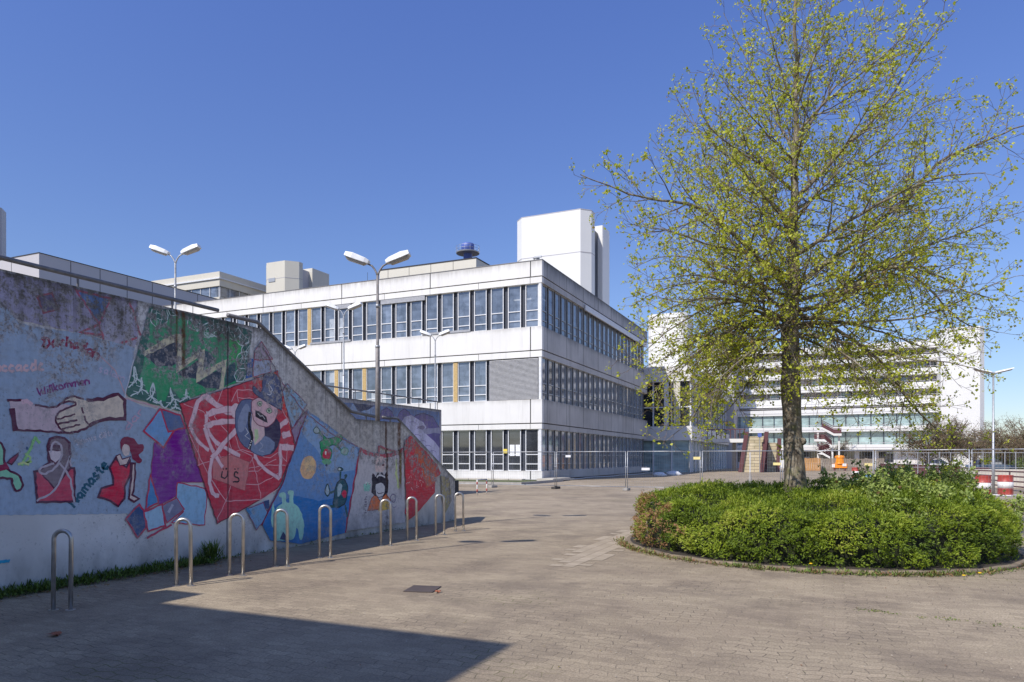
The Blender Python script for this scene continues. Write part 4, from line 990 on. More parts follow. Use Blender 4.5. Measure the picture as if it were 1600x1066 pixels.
w1 = wthing('service_tower', 'broad white windowless tower behind the glazed hall, seen through the tree', 'tower', (-22, 100, 0))
a = ony(1012, 500, 96).x; b = ony(1073, 490, 96).x; z = ony(1050, 489, 96).z
m = MB(); tower(m, a, b, 96, 101.5, z, .5); m.build('shaft', M['tower_white'], w1)
w2 = wthing('service_tower', 'white tower with small vent slot, next to the balcony bands of the high rise', 'tower', (-20, 118, 0))
a = ony(1087, 500, 112).x; b = ony(1133, 490, 112).x; z = ony(1110, 534, 112).z
m = MB(); tower(m, a, b, 112, 118, z, .8); m.build('shaft', M['tower_white'], w2)
m = MB(); vx = ony(1107, 556, 112); m.box(vx.x - .5, vx.x + .5, 111.9, 111.99, vx.z - .12, vx.z + .12); m.build('vent', M['galv'], w2)
m = MB(); m.box(b - .5, b + 1.2, 113, 120, 0, z - 2); m.build('side_shaft', M['grey_panel'], w2)

# the block whose shadow falls over the foreground, behind and left of the camera
sb = wthing('shading_block', 'white block behind the camera that throws the big shadow on the paving', 'building', (-8, -6, 0))
Hb = 8.0; cx, cy = -2.46 - Hb*.357, 5.56 - Hb*.934
m = MB(); m.box(-40, cx, -30, cy, 0, Hb); m.build('wall', M['conc'], sb)
Ha = 5.8; m = MB(); m.box(-9.4, WX, cy + .01, 6.13 - Ha*.934, 3.81, Ha); m.build('parapet', M['conc'], sb)

# ================================================================== CONSTRUCTION FENCE
FG = 'mesh construction fence panels'
def fence_mesh(L, h=1.93, z0=.12):
    f, w, ft = MB(), MB(), MB()
    r = .021
    f.tube([(0,0,z0-.05),(0,0,h)], r, 8); f.tube([(L,0,z0-.05),(L,0,h)], r, 8); f.tube([(0,0,h),(L,0,h)], r, 8); f.tube([(0,0,z0+.06),(L,0,z0+.06)], r*.8, 8)
    n = int(L/.11)
    for i in range(1, n): w.tube([(L*i/n, 0, z0+.06), (L*i/n, 0, h)], .0028, 3, False)
    for z in (.45, .75, 1.05, 1.35, 1.65): w.tube([(0,0,z),(L,0,z)], .0028, 3, False)
    return f, w
def foot_mesh():
    m = MB(); m.box(-.12,.12,-.34,.34,0,.12); m.box(-.05,.05,-.10,.10,.125,.16); return m
PTS = [(-23.8,34.9),(-20.2,34.7),(-16.55,34.6),(-12.86,34.5),(-9.05,34.3),(-5.45,34.45),(-1.87,34.5),(1.9,34.3),(5.05,31.9),(8.2,30.3),(11.2,29.0)]
FLAB = ['fence panel half hidden by the low end of the mural wall','fence panel right of the mural wall end, before the ochre board','fence panel in front of the ground floor windows, left of the office corner','fence panel across the office corner, white sign near its left post',
        'fence panel before the shaded office side, white sign low on it','fence panel before the glazed hall, behind the left of the hedge','fence panel before the stone stair buttresses','fence panel directly right of the tree trunk','fence panel angled towards the camera behind the rose bushes',
        'fence panel in front of the red and white drums','fence panel at the right picture edge beyond the drums']
PTS = PTS
for i in range(len(PTS)-1):
    a, b = Vector(PTS[i]), Vector(PTS[i+1]); d = b - a; L = d.length - .10
    if i == 1: FLAB_ = FLAB[1]
    t = thing('construction_fence', FLAB[i], 'fence', (a.x, a.y, 0), math.atan2(d.y, d.x), FG)
    f, w = fence_mesh(L); f.build('frame', M['galv'], t, True); w.build('wire_mesh', M['galv'], t)
    fo = foot_mesh().build('foot', M['conc'] if i % 3 else M['rubber'], t, bevel=.015); fo.location = (-.05, 0, 0)
    c = MB(); c.box(-.13,.03,-.03,.03,1.15,1.19); c.build('clamp', M['galv'], t)
    def sign(px, py, wd, hg, mat, t=t, a=a, d=d):
        u = d.normalized(); r_ = ray(px, py)      # intersect with the vertical plane of the panel
        nx, ny = -u.y, u.x; k = (a.x*nx + a.y*ny)/(r_.x*nx + r_.y*ny); p = r_*k + Vector((0,0,EYE)); s = (Vector((p.x, p.y)) - a).dot(u)
        m = MB(); m.box(s - wd/2, s + wd/2, -.035, -.028, p.z - hg/2, p.z + hg/2); m.build('sign', mat, t)
    if i == 3: sign(888, 713, .28, .11, M['sign_white'])
    if i == 4: sign(1009, 733, .40, .12, M['sign_white'])
    if i == 5: sign(1089, 716, .32, .13, M['sign_yellow'])
    if i == 6: sign(1214, 725, .32, .12, M['sign_yellow'])
    if i == 7: sign(1358, 726, .40, .12, M['sign_yellow'])
t = thing('fence_prop', 'single white prop pole with plate foot behind the fence left of the stone buttress', 'pole', tuple(ong(1172, 757)[:2]) + (0,))
m = MB(); m.tube([(0,0,0),(0,0,1.95)], .03, 8); m.build('pole', M['frame_white'], t); m = MB(); m.tube([(0,0,0.02),(0,0,.75)], [.12,.04], 8); m.build('foot', M['conc'], t)

# ================================================================== DRUMS AND SMALL STREET OBJECTS
def drum(px, py, label, Z=None):
    p = ong(px, py); t = thing('traffic_drum', label, 'drum', (p.x, p.y, 0), random.random(), 'red and white traffic drums')
    pr = [(.27,.03)]; pr = [(.275,.03),(.285,.05),(.285,.28),(.295,.29),(.285,.30)]
    m = MB(); m.lathe(pr, n=28); m.lathe([(.285,.5801),(.295,.59),(.285,.60),(.285,.84),(.295,.86),(.285,.87),(.26,.86),(.26,.85)], n=28); m.build('shell', M['red_paint'], t, True)
    m = MB(); m.lathe([(.286,.3001),(.286,.58)], n=28); m.build('stripe', M['white_paint'], t, True)
    m = MB(); m.box(-.36,.36,-.36,.36,0,.028); m.build('base_plate', M['sign_white'], t)
drum(1536, 776, 'red and white drum left of the pale lamp post, dusty stripe')
drum(1571, 774, 'red and white drum right of the pale lamp post')
drum(1337, 748, 'small far red and white drum beside the blue tarpaulin')
p = ong(1354, 750); m = MB()
vs = [(p.x + .7*math.cos(a)*r*random.uniform(.7,1.2) + random.uniform(-.1,.1), p.y + .9*math.sin(a)*r, z*random.uniform(.5,1.3)) for r, z in ((1.,.01),(.75,.25),(.4,.40)) for a in [2*math.pi*i/9 for i in range(9)]]
vs.append((p.x+.1, p.y, .44)); fs = [(9*k+i, 9*k+(i+1)%9, 9*k+9+(i+1)%9, 9*k+9+i) for k in range(2) for i in range(9)] + [(18+i, 18+(i+1)%9, 27) for i in range(9)]
tag(MB().add(vs, fs).build('tarpaulin', M['blue_tarp']), 'crumpled blue tarpaulin lying beside the small far drum', 'tarpaulin')
p = ong(1312, 736); ob_ = wthing('construction_beacon', 'bright orange plastic construction beacon unit standing on the far yard', 'beacon', (p.x, p.y, 0))
m = MB(); m.box(p.x-.85,p.x+.85,p.y-.5,p.y+.5,.35,.9); m.lathe([(.7,.9),(.6,1.0),(.55,1.6),(.62,1.65),(.5,1.9),(.2,1.95)], (p.x,p.y,0), 16); m.build('housing', M['orange'], ob_, bevel=.05)
m = MB(); m.box(p.x-.9,p.x-.55,p.y-.55,p.y-.45,.45,.85); m.box(p.x+.3,p.x+.75,p.y-.55,p.y-.51,.6,.95); m.build('reflector', M['white_paint'], ob_)
m = MB(); m.box(p.x-.7,p.x-.5,p.y-.4,p.y+.4,0,.34); m.box(p.x+.5,p.x+.7,p.y-.4,p.y+.4,0,.34); m.build('leg', M['maroon'], ob_)

p0, p1 = ong(745.5, 774), ong(760.5, 772.5)
bb = thing('parking_barrier', 'small red and white banded folding parking barrier before the office grass strip', 'barrier', (p0.x, p0.y, 0), math.atan2(p1.y-p0.y, p1.x-p0.x))
W = (Vector((p1.x,p1.y,0)) - Vector((p0.x,p0.y,0))).length
for x in (0, W):
    m = MB(); m.tube([(x,0,0),(x,0,.66)], .028, 10); po = m.build('post', M['white_paint'], bb, True)
    m = MB(); m.tube([(x,0,.46),(x,0,.58)], .0295, 10); m.tube([(x,0,.14),(x,0,.26)], .0295, 10); m.build('band', M['red_paint'], po, True)
m = MB(); m.tube([(0,0,.66),(W,0,.66)], .028, 10); m.build('crossbar', M['galv'], bb, True)

p = ong(658, 921); m = MB(); a = R(14)
c_, s_ = math.cos(a), math.sin(a)
q = [(p.x + (x*c_ - y*s_), p.y + (x*s_ + y*c_)) for x, y in ((-.16,-.2),(.2,-.2),(.2,.2),(-.16,.2))]
m.prism([Vector((x, y, .003)) for x, y in q], (0,0,.008)); tag(m.build('drain_cover', plain('cover', (.085,.065,.06), .8)), 'dark square drain cover set in the sunlit paving', 'drain cover')
def crumpled(px, py, s, label):
    p = ong(px, py); m = MB()
    for k in range(5):
        a = random.uniform(0, 6.28); c = Vector((p.x + math.cos(a)*s*.6, p.y + math.sin(a)*s*.6, .005)); u = Vector((math.cos(a), math.sin(a), .15))*s; v = Vector((-math.sin(a), math.cos(a), .1))*s*.45
        m.add([c - u*.7, c + v + Vector((0,0,.02)), c + u + Vector((0,0,.012)), c - v + Vector((0,0,.018)), c + Vector((0,0,.03))], [(0,3,4),(3,2,4),(2,1,4),(1,0,4)])
    tag(m.build('dry_leaves', M['dry_leaf']), label, 'dry leaves')
crumpled(90, 994, .06, 'small heap of brown leaves on the shaded paving by the nearest hoop')
crumpled(685, 927, .04, 'curled rust red leaf beside the square drain cover')

# grass strip and kerb before the office block
g0, g1 = ong(690, 757).y, KY - .02
gs = MB(); gs.box(-60, KX + 1.4, 38.6, KY + .05, 0, .06); tag(gs.build('grass_strip', plain('strip', (.085,.10,.03), .95, 0, .45, 1.3)), kind='structure')
m = MB(); m.box(-60, KX + 1.55, 38.42, 38.598, 0, .16); m.box(KX + 1.402, KX + 1.55, 38.6, KY, 0, .16); struct('kerb', m, M['conc'])
m = MB()
for k in range(5): m.box(KX - 6.4 + 1.05*k, KX - 5.4 + 1.05*k, KY - .75, KY - .15, .065, .15)
m.box(KX + .2, KX + 1.38, KY - 1.5, KY + 2, .065, .22); struct('paving_slabs', m, M['conc_beige'])

# ================================================================== STONE STAIR BUTTRESSES, FOOTBRIDGE, WOODEN FENCE, RAILINGS
YB = 84.0
def buttress(px0b, px1b, px0t, px1t, pyt, y, label):
    s = wthing('stone_buttress', label, 'stone wall', (ony(px0b, 735, y).x, y, 0)); z = ony(px0t, pyt, y).z
    q = [Vector((ony(px0b,730,y).x, y, 0)), Vector((ony(px1b,730,y).x, y, 0)), Vector((ony(px1t,pyt,y).x, y, z)), Vector((ony(px0t,pyt,y).x, y, z))]
    MB().prism(q, (0, 5, 0)).build('masonry', M['stone'], s)
    m = MB()
    for (b, t_) in ((px0b-1, px0t-1), (px1b+4, px1t+4)):
        bx, tx = ony(b,730,y).x, ony(t_,pyt,y).x; w = .22
        m.prism([Vector((bx-w, y-.3, 0)), Vector((bx+w, y-.3, 0)), Vector((tx+w, y-.3, z+.5)), Vector((tx-w, y-.3, z+.5))], (0, .29, 0))
    m.build('side_frame', M['maroon'], s)
buttress(1158, 1186, 1168, 1194, 682, YB, 'left pale stone stair buttress with slanted maroon side frames')
buttress(1196, 1212, 1199, 1214, 692, YB + 4, 'right pale stone stair buttress, narrower, close to the tree trunk')
fbx0, fbx1 = ony(1085, 690, YB+6).x, ony(1166, 690, YB+6).x; zb = ony(1150, 686, YB+6).z
fb_ = wthing('footbridge', 'footbridge deck with maroon railing running to the stone buttress', 'bridge', (fbx0, YB+6, 0))
MB().box(fbx0 - 12, fbx1, YB+5.2, YB+9, zb-.45, zb).build('deck', M['white_band'], fb_)
m = MB()
for x in [fbx1 - .12 - .55*k for k in range(30)]: m.box(x-.05, x+.05, YB+5.3, YB+5.36, zb+.002, zb+1.1)
m.box(fbx0-12, fbx1, YB+5.25, YB+5.4, zb+1.1, zb+1.2); m.build('railing', M['maroon'], fb_)
m = MB()
for x in [fbx1 - 1.5 - 5*k for k in range(3)]: m.box(x-.2, x+.2, YB+6.5, YB+6.9, 0, zb-.451)
m.build('pillar', M['conc'], fb_)
ps = tag(MB().box(ony(1148,680,YB-1).x*0 + ony(1184,677,YB-1).x, ony(1190,682,YB-1).x, YB-1, YB-.9, ony(1184,683,YB-1).z, ony(1184,677,YB-1).z).build('sign_plate', M['blue_paint']), 'small blue sign plate above the left stone buttress', 'sign')
m = MB(); m.tube([(ony(1187,680,YB-.95).x, YB-.88, 0), (ony(1187,680,YB-.95).x, YB-.88, ony(1184,677,YB-1).z)], .05, 6); m.build('post', M['galv'], ps)

def board_fence(px0, px1, y, top_px, mat, label, name='wooden_fence'):
    x0, x1 = ony(px0, 720, y).x, ony(px1, 720, y).x; z = ony(px0, top_px, y).z
    s = wthing(name, label, 'fence', (x0, y, 0)); m = MB(); x = x0
    while x < x1: m.box(x, x+.24, y, y+.05, .02, z + random.uniform(-.05,.05)); x += .26
    m.build('boards', mat, s)
    m = MB(); x = x0
    while x < x1 + .5: m.box(x-.06, x+.06, y+.052, y+.16, 0, z+.05); x += 2.6
    m.build('post', mat, s)
board_fence(1254, 1279, 96, 716, M['wood_orange'], 'short orange timber hoarding beyond the tree trunk')
board_fence(1280, 1379, 97, 716.5, M['wood_fence'], 'long grey weathered board fence in front of the high rise')

# outside stair on the high rise
es = wthing('outside_stair', 'zigzag outside stair with white stringers and maroon railings on the high rise front', 'stair', (ony(1300,700,112).x, 112, 0))
Y3 = 112.0; m = MB(); r3 = MB()
for (a, b) in (((1284,671),(1303,681)), ((1303,681),(1315,681)), ((1272,690),(1288,690)), ((1288,690),(1300,700)), ((1296,704),(1277,709)), ((1277,709),(1286,711)), ((1286,711),(1297,717))):
    p, q = ony(*a, Y3), ony(*b, Y3)
    m.prism([p, q, q + Vector((0,0,.32)), p + Vector((0,0,.32))], (0, 1.6, 0))
    [r3.tube([p + Vector((0,-.05,.35+hh)), q + Vector((0,-.05,.35+hh))], .05, 5) for hh in (.2,.45,.7,.95)]; r3.prism([p + Vector((0,1.5,.4)), q + Vector((0,1.5,.4)), q + Vector((0,1.5,1.)), p + Vector((0,1.5,1.))], (0, .04, 0))
m.build('stringer', M['white_band'], es); r3.build('railing', M['maroon'], es)
m = MB()
for px, t_ in ((1300.5,700),(1311,681),(1278,671)): x = ony(px, 700, Y3+.8).x; m.box(x-.12, x+.12, Y3+.7, Y3+.9, 0, ony(px, t_, Y3).z)
m.build('post', M['white_band'], es)

# beige ramp wall, maroon railings, wide mesh fence on the right
rw = wthing('ramp_wall', 'low beige concrete ramp wall behind the drums, maroon railing along it', 'wall', (14, 46, 0))
a, b = ony(1500, 745, 46), ony(1720, 745, 46); z = ony(1560, 733.5, 46).z
MB().box(a.x, b.x, 46, 46.4, 0, z).build('wall_body', M['conc_beige'], rw)
def railing(pts, label, posts=12, bars=4, h=1.0, sp=None):
    s = thing('railing', label, 'railing', tuple(pts[0])); o = Vector(pts[0]); q = [Vector(p) - o for p in pts]; m = MB()
    for k in range(bars): m.tube([p + Vector((0,0,h*(k+1)/bars)) for p in q], .035, 6)
    for i in range(len(q)-1):
        n = max(1, int((q[i+1]-q[i]).length / (sp or 1.4)))
        for k in range(n+1): p = q[i].lerp(q[i+1], k/n); m.tube([p, p + Vector((0,0,h+.02))], .035, 6)
    m.build('bars', M['maroon'], s)
z0 = 0
A_ = at(1505, HOR, 40); B2 = at(1640, HOR, 31); A_.z = B2.z = 0; A_.z = -.02
railing([A_, B2], 'maroon pipe railing descending right behind the two drums', sp=1.6, h=.95)
A_ = at(1472, HOR, 44); B2 = at(1545, HOR, 42); A_.z = B2.z = 0
railing([A_, B2], 'short maroon railing left of the drums above the bushes', sp=1.3, h=1.0)
p0_, p1_ = at(1375, HOR, 75), at(1500, HOR, 52); p0_.z = p1_.z = 0
rr_ = thing('railing', 'long dense maroon railing slanting down behind the rose bushes', 'railing', tuple(p0_)); d = p1_ - p0_; m = MB(); n = 130
for k in range(n+1): q = d*(k/n); m.box(q.x-.035, q.x+.035, q.y-.03, q.y+.03, 0, 1.0 - .35*0)
m.tube([(0,0,1.0), d + Vector((0,0,1.0))], .05, 6); m.tube([(0,0,.15), d + Vector((0,0,.15))], .04, 6); m.build('bars', M['maroon'], rr_)
wf = wthing('mesh_fence', 'tall wide mesh fence with posts on top of the beige ramp wall', 'fence', (10, 60, 0))
m = MB(); yq = 62.0
for px in range(1400, 1640, 17):
    p = ony(px, 730, yq); m.tube([(p.x, yq, 0), (p.x, yq, 2.05)], .03, 6)
xa_, xb_ = ony(1385,711,yq).x, ony(1640,711,yq).x
m.tube([(xa_, yq, 2.0), (xb_, yq, 2.0)], .025, 6); m.tube([(xa_, yq, .9), (xb_, yq, .9)], .02, 6); m.build('post', M['galv'], wf)
wm = MB(); x = xa_
while x < xb_: wm.tube([(x, yq, .9), (x, yq, 2.0)], .008, 3, False); x += .25
wm.build('wire_mesh', M['galv'], wf)

# parked cars far right: simple but shaped bodies
def car(px, Z, rz, mat, label):
    p = at(px, HOR, Z); t = thing('parked_car', label, 'car', (p.x, p.y, 0), rz, 'cars parked beyond the ramp')
    def loft(rings, mb):
        vs = []; fs = []; n = len(rings[0])
        for r_ in rings: vs += r_
        for i in range(len(rings)-1):
            for j in range(n): fs.append((i*n+j, i*n+(j+1)%n, (i+1)*n+(j+1)%n, (i+1)*n+j))
        fs += [tuple(range(n))[::-1], tuple((len(rings)-1)*n+j for j in range(n))]; mb.add(vs, fs)
    def rg(x, w, z0, z1): return [(x,-w,z0),(x,-w,z1*.8),(x,-w*.9,z1),(x,w*.9,z1),(x,w,z1*.8),(x,w,z0)]
    m = MB(); loft([rg(-2.1,.75,.35,.8), rg(-2.0,.85,.28,.95), rg(-.9,.88,.25,1.0), rg(.9,.88,.25,.98), rg(1.9,.84,.28,.85), rg(2.15,.72,.35,.68)], m); b_ = m.build('body', mat, t, bevel=.04)
    m = MB(); loft([[(-1.75,-.74,.98),(-1.75,.74,.98),(-1.45,.6,1.42),(-1.45,-.6,1.42)], [(1.05,-.74,.98),(1.05,.74,.98),(.35,.6,1.46),(.35,-.6,1.46)]], m); m.build('cabin', M['glass_dark'], t, bevel=.04)
    m = MB(); m.box(-1.35,.3,-.58,.58,1.44,1.48); m.build('roof', mat, t, bevel=.02)
    for x in (-1.35, 1.35):
        for s in (-.8, .8):
            m = MB(); m.tube([(x, s-.1, .31), (x, s+.1, .31)], .31, 18); m.build('wheel', M['rubber'], t)
car(1548, 70, .4, M['car_paint'], 'dark blue grey car roof seen beyond the ramp at right')
car(1463, 78, .2, M['white_paint'], 'white car parked beyond the bushes near the slab tower')

# ================================================================== PLANTING BED
BX, BY, BR = -.33, 14.0, 3.22
m = MB(); n = 96; pr = [(BR-.02,0),(BR+.07,0),(BR+.07,.045),(BR+.06,.055),(BR-.02,.055)]
vs = []; fs = []
for r_, z in pr:
    for j in range(n):
        a = 2*math.pi*j/n; vs.append((BX + r_*math.cos(a), BY + r_*math.sin(a), z + .006*math.sin(j*1.7)))
for i in range(len(pr)-1):
    for j in range(n): fs.append((i*n+j, i*n+(j+1)%n, (i+1)*n+(j+1)%n, (i+1)*n+j))
m.add(vs, fs)
t = NT('kerb_stone'); an = t.n('ShaderNodeSeparateXYZ'); t.l(t.pos, an.inputs[0])
ang = t.math('ARCTAN2', t.math('SUBTRACT', an.outputs[1], BY), t.math('SUBTRACT', an.outputs[0], BX))
fr3 = t.math('FRACT', t.math('MULTIPLY', ang, BR/.8)); jn = t.ramp(t.math('ABSOLUTE', t.math('SUBTRACT', fr3, .5)), .485, .495, 0, .7)
c = t.mix(t.ramp(t.noise(t.pos, 7, 6, .7), .35, .7), (.29,.225,.155), (.12,.095,.065)); c = t.mix(jn, c, (.05,.04,.03)); t.bump(t.noise(t.pos, 40, 4), .4, .006)
tag(m.build('bed_kerb', t.color(c, .95), None, True), 'round concrete kerb ring round the hedge bed', 'kerb')
m = MB(); m.add([(BX + BR*math.cos(2*math.pi*j/48), BY + BR*math.sin(2*math.pi*j/48), .05) for j in range(48)], [tuple(range(48))]); tag(m.build('bed_soil', M['soil']), kind='structure')

def vnoise(x, y, s=1.):     # cheap smooth noise for the shape of the planting
    x *= s; y *= s
    return (math.sin(x*1.7 + 1.3*math.sin(y*1.1)) + math.sin(y*2.3 + 1.7*math.sin(x*.9)) + .6*math.sin(x*4.1 + y*3.3) + .5*math.sin(x*6.7 - y*5.9)) / 3.1
def lat(x, y): return (x-BX)*CC + (y-BY)*SS           # sideways and depth offsets seen from the square
def dep(x, y): return -(x-BX)*SS + (y-BY)*CC
def hedge_h(x, y):
    r_ = math.hypot(x-BX, y-BY)/BR
    l, d = lat(x, y), dep(x, y)
    h = .78 + .20*(1 - r_*r_) + .03*d + .16*max(0, min(1, (l-.3)/1.5))*(.6 + .4*max(0, min(1, d+1)))
    h += .08*vnoise(x, y, 1.1) + .06*vnoise(x+5, y-3, 3.1) + .04*vnoise(x-2, y+7, 6.)
    edge = max(0, r_ - .80)/.22
    return h * math.sqrt(max(0, 1 - min(1, edge)**2.6)) if edge > 0 else h
def leaf_quad(V, F, T, c, u, v, n, L, w, tint):
    k = len(V)
    V += [c, c + u*L*.5 + v*w + n*w*.3, c + u*L, c + u*L*.5 - v*w + n*w*.3]; F += [(k, k+1, k+2, k+3)]; T.append(tint)
def leaf_obj(name, V, F, T, mat, parent=None, off=(0,0,0)):
    me = bpy.data.meshes.new(name); me.from_pydata([(a-off[0], b-off[1], c-off[2]) for a, b, c in V], [], F); me.update()
    q = me.attributes.new('tint', 'FLOAT', 'FACE'); q.data.foreach_set('value', T); me.materials.append(mat)
    o = bpy.data.objects.new(name, me); COL.objects.link(o)
    if parent: o.parent = parent
    return o
def rnd_dir(bias=(0,0,1), k=1.):
    while True:
        v = Vector((random.uniform(-1,1), random.uniform(-1,1), random.uniform(-1,1)))
        if .05 < v.length < 1: v = v.normalized() + Vector(bias)*k; return v.normalized()
# hedge: dark core with dense sprays of small leaves
hed = wthing('hedge', 'low round clipped evergreen hedge filling the kerbed bed, brown patch at its left end', 'hedge', (BX, BY, 0))
m = MB(); n = 60; vs = []; fs = []
for i in range(14):
    rr2 = BR*.90*math.sin(math.pi/2*i/13)
    for j in range(n):
        a = 2*math.pi*j/n; x, y = BX + rr2*math.cos(a), BY + rr2*math.sin(a); vs.append((x, y, max(.05, hedge_h(x, y) - .11)))
vs += [(BX + BR*.89*math.cos(2*math.pi*j/n), BY + BR*.89*math.sin(2*math.pi*j/n), .05) for j in range(n)]
for i in range(14):
    for j in range(n): fs.append((i*n+j, i*n+(j+1)%n, (i+1)*n+(j+1)%n, (i+1)*n+j))
m.add(vs, fs); m.build('dark_core', M['hedge_core'], hed)  # near-black filler mesh added so the hedge is not see-through
V_, F_, T_ = [], [], []
random.seed(11)
LUMPS = []
for k in range(190):
    a = random.uniform(0, 2*math.pi); q = random.random()
    if q < .45: r_ = BR*.97; LUMPS.append((BX + r_*math.cos(a), BY + r_*math.sin(a), random.uniform(.05, .85), random.uniform(.20, .40), random.uniform(-.16, .18)))
    else:
        r_ = BR*.92*math.sqrt(random.random()); x, y = BX + r_*math.cos(a), BY + r_*math.sin(a); LUMPS.append((x, y, hedge_h(x, y), random.uniform(.25, .50), random.uniform(-.14, .18)))
def lump(x, y, z):
    best, tone = 0., 0.
    for lx, ly, lz, lr, tn in LUMPS:
        dx = abs(x - lx)
        if dx > lr: continue
        d2 = (dx*dx + (y-ly)**2 + ((z-lz)*1.25)**2)/(lr*lr)
        if d2 < 1 and 1 - d2 > best: best, tone = 1 - d2, tn
    return best, tone
N = 0
while N < 19500:
    a = random.uniform(0, 2*math.pi)
    if random.random() < .42:       # the upright side of the hedge
        r_ = BR*random.uniform(.93, 1.0); x, y = BX + r_*math.cos(a), BY + r_*math.sin(a)
        if dep(x, y) > .8 and random.random() < .6: continue
        top = hedge_h(BX + BR*.84*math.cos(a), BY + BR*.84*math.sin(a)); z = .04 + (top)*random.random()**.85
        bulge = .08*math.sin(math.pi*min(1, z/top)) + .09*vnoise(a*5, z*4, 1) + .06*vnoise(a*17, z*13, 1) + .03
        r_ = BR*.93 + bulge + random.uniform(-.05, .03) - .16*(z/top)**3; x, y = BX + r_*math.cos(a), BY + r_*math.sin(a)
        nrm = Vector((math.cos(a), math.sin(a), .25)).normalized()
    else:
        r_ = BR*.94*math.sqrt(random.random()); x, y = BX + r_*math.cos(a), BY + r_*math.sin(a)
        z = hedge_h(x, y) + random.uniform(-.06, .03); nrm = (Vector((math.cos(a), math.sin(a), 0))*max(0, r_/BR - .75)*3 + Vector((0,0,1))).normalized()
    if vnoise(x*3 + z*4, y*3 - z*3, 2.2) < -.62 and random.random() < .8: continue
    if vnoise(x*1.3 - z*2, y*1.3 + z, 2.) < -.80: continue
    lb, lt_ = lump(x, y, z)
    if lb < .06 and random.random() < .55: continue
    push = nrm*(.15*lb - .07); x, y, z = x + push.x, y + push.y, max(.03, z + push.z)
    N += 1
    l = lat(x, y); brown = (l < -2.82 + .3*vnoise(y*4, z*9)) and random.random() < .72 and z < 1
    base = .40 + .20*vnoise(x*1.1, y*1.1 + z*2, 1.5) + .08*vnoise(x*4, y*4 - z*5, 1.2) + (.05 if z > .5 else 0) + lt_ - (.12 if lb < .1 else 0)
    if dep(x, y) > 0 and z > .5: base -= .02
    ax = (nrm + rnd_dir((0,0,.3), .3)*.8).normalized(); shoot = random.random() < .05; lk = 1.0 if not shoot else 1.35
    if shoot: z += .05
    for k in range(6):
        dr = (ax + rnd_dir((0,0,0), 0)*.9).normalized(); v = dr.cross(nrm + rnd_dir()*.3); v = v.normalized() if v.length > .01 else Vector((1,0,0)); nn = dr.cross(v)
        o = Vector((x, y, z)) + rnd_dir((0,0,0),0)*.028
        tt = min(.84, max(.02, base + random.uniform(-.16, .24))); 
        if brown: tt = random.uniform(.86, 1.)
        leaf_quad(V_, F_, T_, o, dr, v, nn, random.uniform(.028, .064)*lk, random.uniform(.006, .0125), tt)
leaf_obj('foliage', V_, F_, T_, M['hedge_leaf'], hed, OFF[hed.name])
# rose bushes rising out of the right half
BG = 'rose bushes growing out of the hedge'
def bush(px, Z, h, r, label, n=260, tintb=.5, leafs=(.045,.085), nstem=14, base=.5):
    p = at(px, HOR, Z); c = Vector((p.x, p.y, 0)); t = wthing('rose_bush', label, 'bush', (c.x, c.y, 0), BG)
    V, F, T = [], [], []; s = MB()
    for k in range(nstem):
        a = random.uniform(0, 6.28); q = c + Vector((math.cos(a)*r*.3*random.random(), math.sin(a)*r*.3*random.random(), .1)); pts = [q]; hh = h*random.uniform(.72, 1.05); lean = r*random.uniform(.2, 1.)
        for i in range(1, 6):
            f = i/5; pts.append(q + Vector((math.cos(a)*lean*f**1.4, math.sin(a)*lean*f**1.4, (hh-.1)*(f - .12*f*f)/.88)) + rnd_dir((0,0,0),0)*.02)
        s.tube(pts, [.008,.007,.006,.005,.003,.002], 4)
        for j in range(n//nstem):
            f = random.uniform(base*.6, 1.03); i = min(4, int(f*5)); g = pts[i].lerp(pts[i+1], min(1, f*5-i)); o = g + rnd_dir((0,0,0),0)*random.uniform(.02,.11)
            for m_ in range(5):
                dr = rnd_dir((0,0,.2), .4); v = dr.cross(rnd_dir()).normalized()
                leaf_quad(V, F, T, o + rnd_dir((0,0,0),0)*.03, dr, v, dr.cross(v), random.uniform(*leafs), random.uniform(.016,.030), min(.84, max(0, tintb + random.uniform(-.3,.35))) if random.random() > .05 else .98)
    s.build('stems', M['twig'], t); leaf_obj('leaves', V, F, T, M['bush_leaf'], t, OFF[t.name])
bush(1435, 14.4, 1.50, 1.0, 'tallest rose bush, in the right back of the hedge bed', 1200, .62, nstem=26)
bush(1478, 13.4, 1.34, .8, 'leafy rose bush just right of the tallest one', 900, .62, nstem=22)
bush(1378, 15.2, 1.36, .8, 'thin rose bush left of the tallest one', 700, .58, nstem=20)
bush(1350, 11.9, 1.20, .48, 'small pale green rose shoot cluster in the middle of the hedge front', 420, .68)
bush(1405, 10.9, .98, .5, 'low pale rose bush bulging from the hedge front', 420, .68)
bush(1395, 12.4, 1.34, .55, 'pale rose clump in the hedge below the tallest rose bush', 460, .7, nstem=16, base=.85)
bush(1440, 11.6, 1.24, .5, 'pale rose clump near the front of the right half of the hedge', 380, .72, nstem=16, base=.85)
bush(1330, 13.5, 1.32, .5, 'pale rose clump just right of the trunk foot', 300, .66, nstem=14, base=.85)
bush(1490, 11.6, 1.12, .45, 'sage green rose clump on the right shoulder of the hedge', 320, .7, nstem=14, base=.8)
bush(1508, 12.2, 1.02, .5, 'rose bush over the right end of the hedge', 520, .58)
bush(1565, 12.0, .95, .4, 'reddish young rose bush at the far right tip of the hedge', 220, .8)
bush(1120, 16.4, 1.02, .45, 'sparse dark twiggy bush at the back left of the bed', 80, .95, (.02,.035))
bush(1290, 16.2, 1.0, .5, 'sparse twiggy bush behind the tree trunk at the back of the bed', 90, .6)
bush(1445, 20.0, 1.25, 1.3, 'wide bramble bush beyond the bed, before the drums', 700, .5, nstem=20)
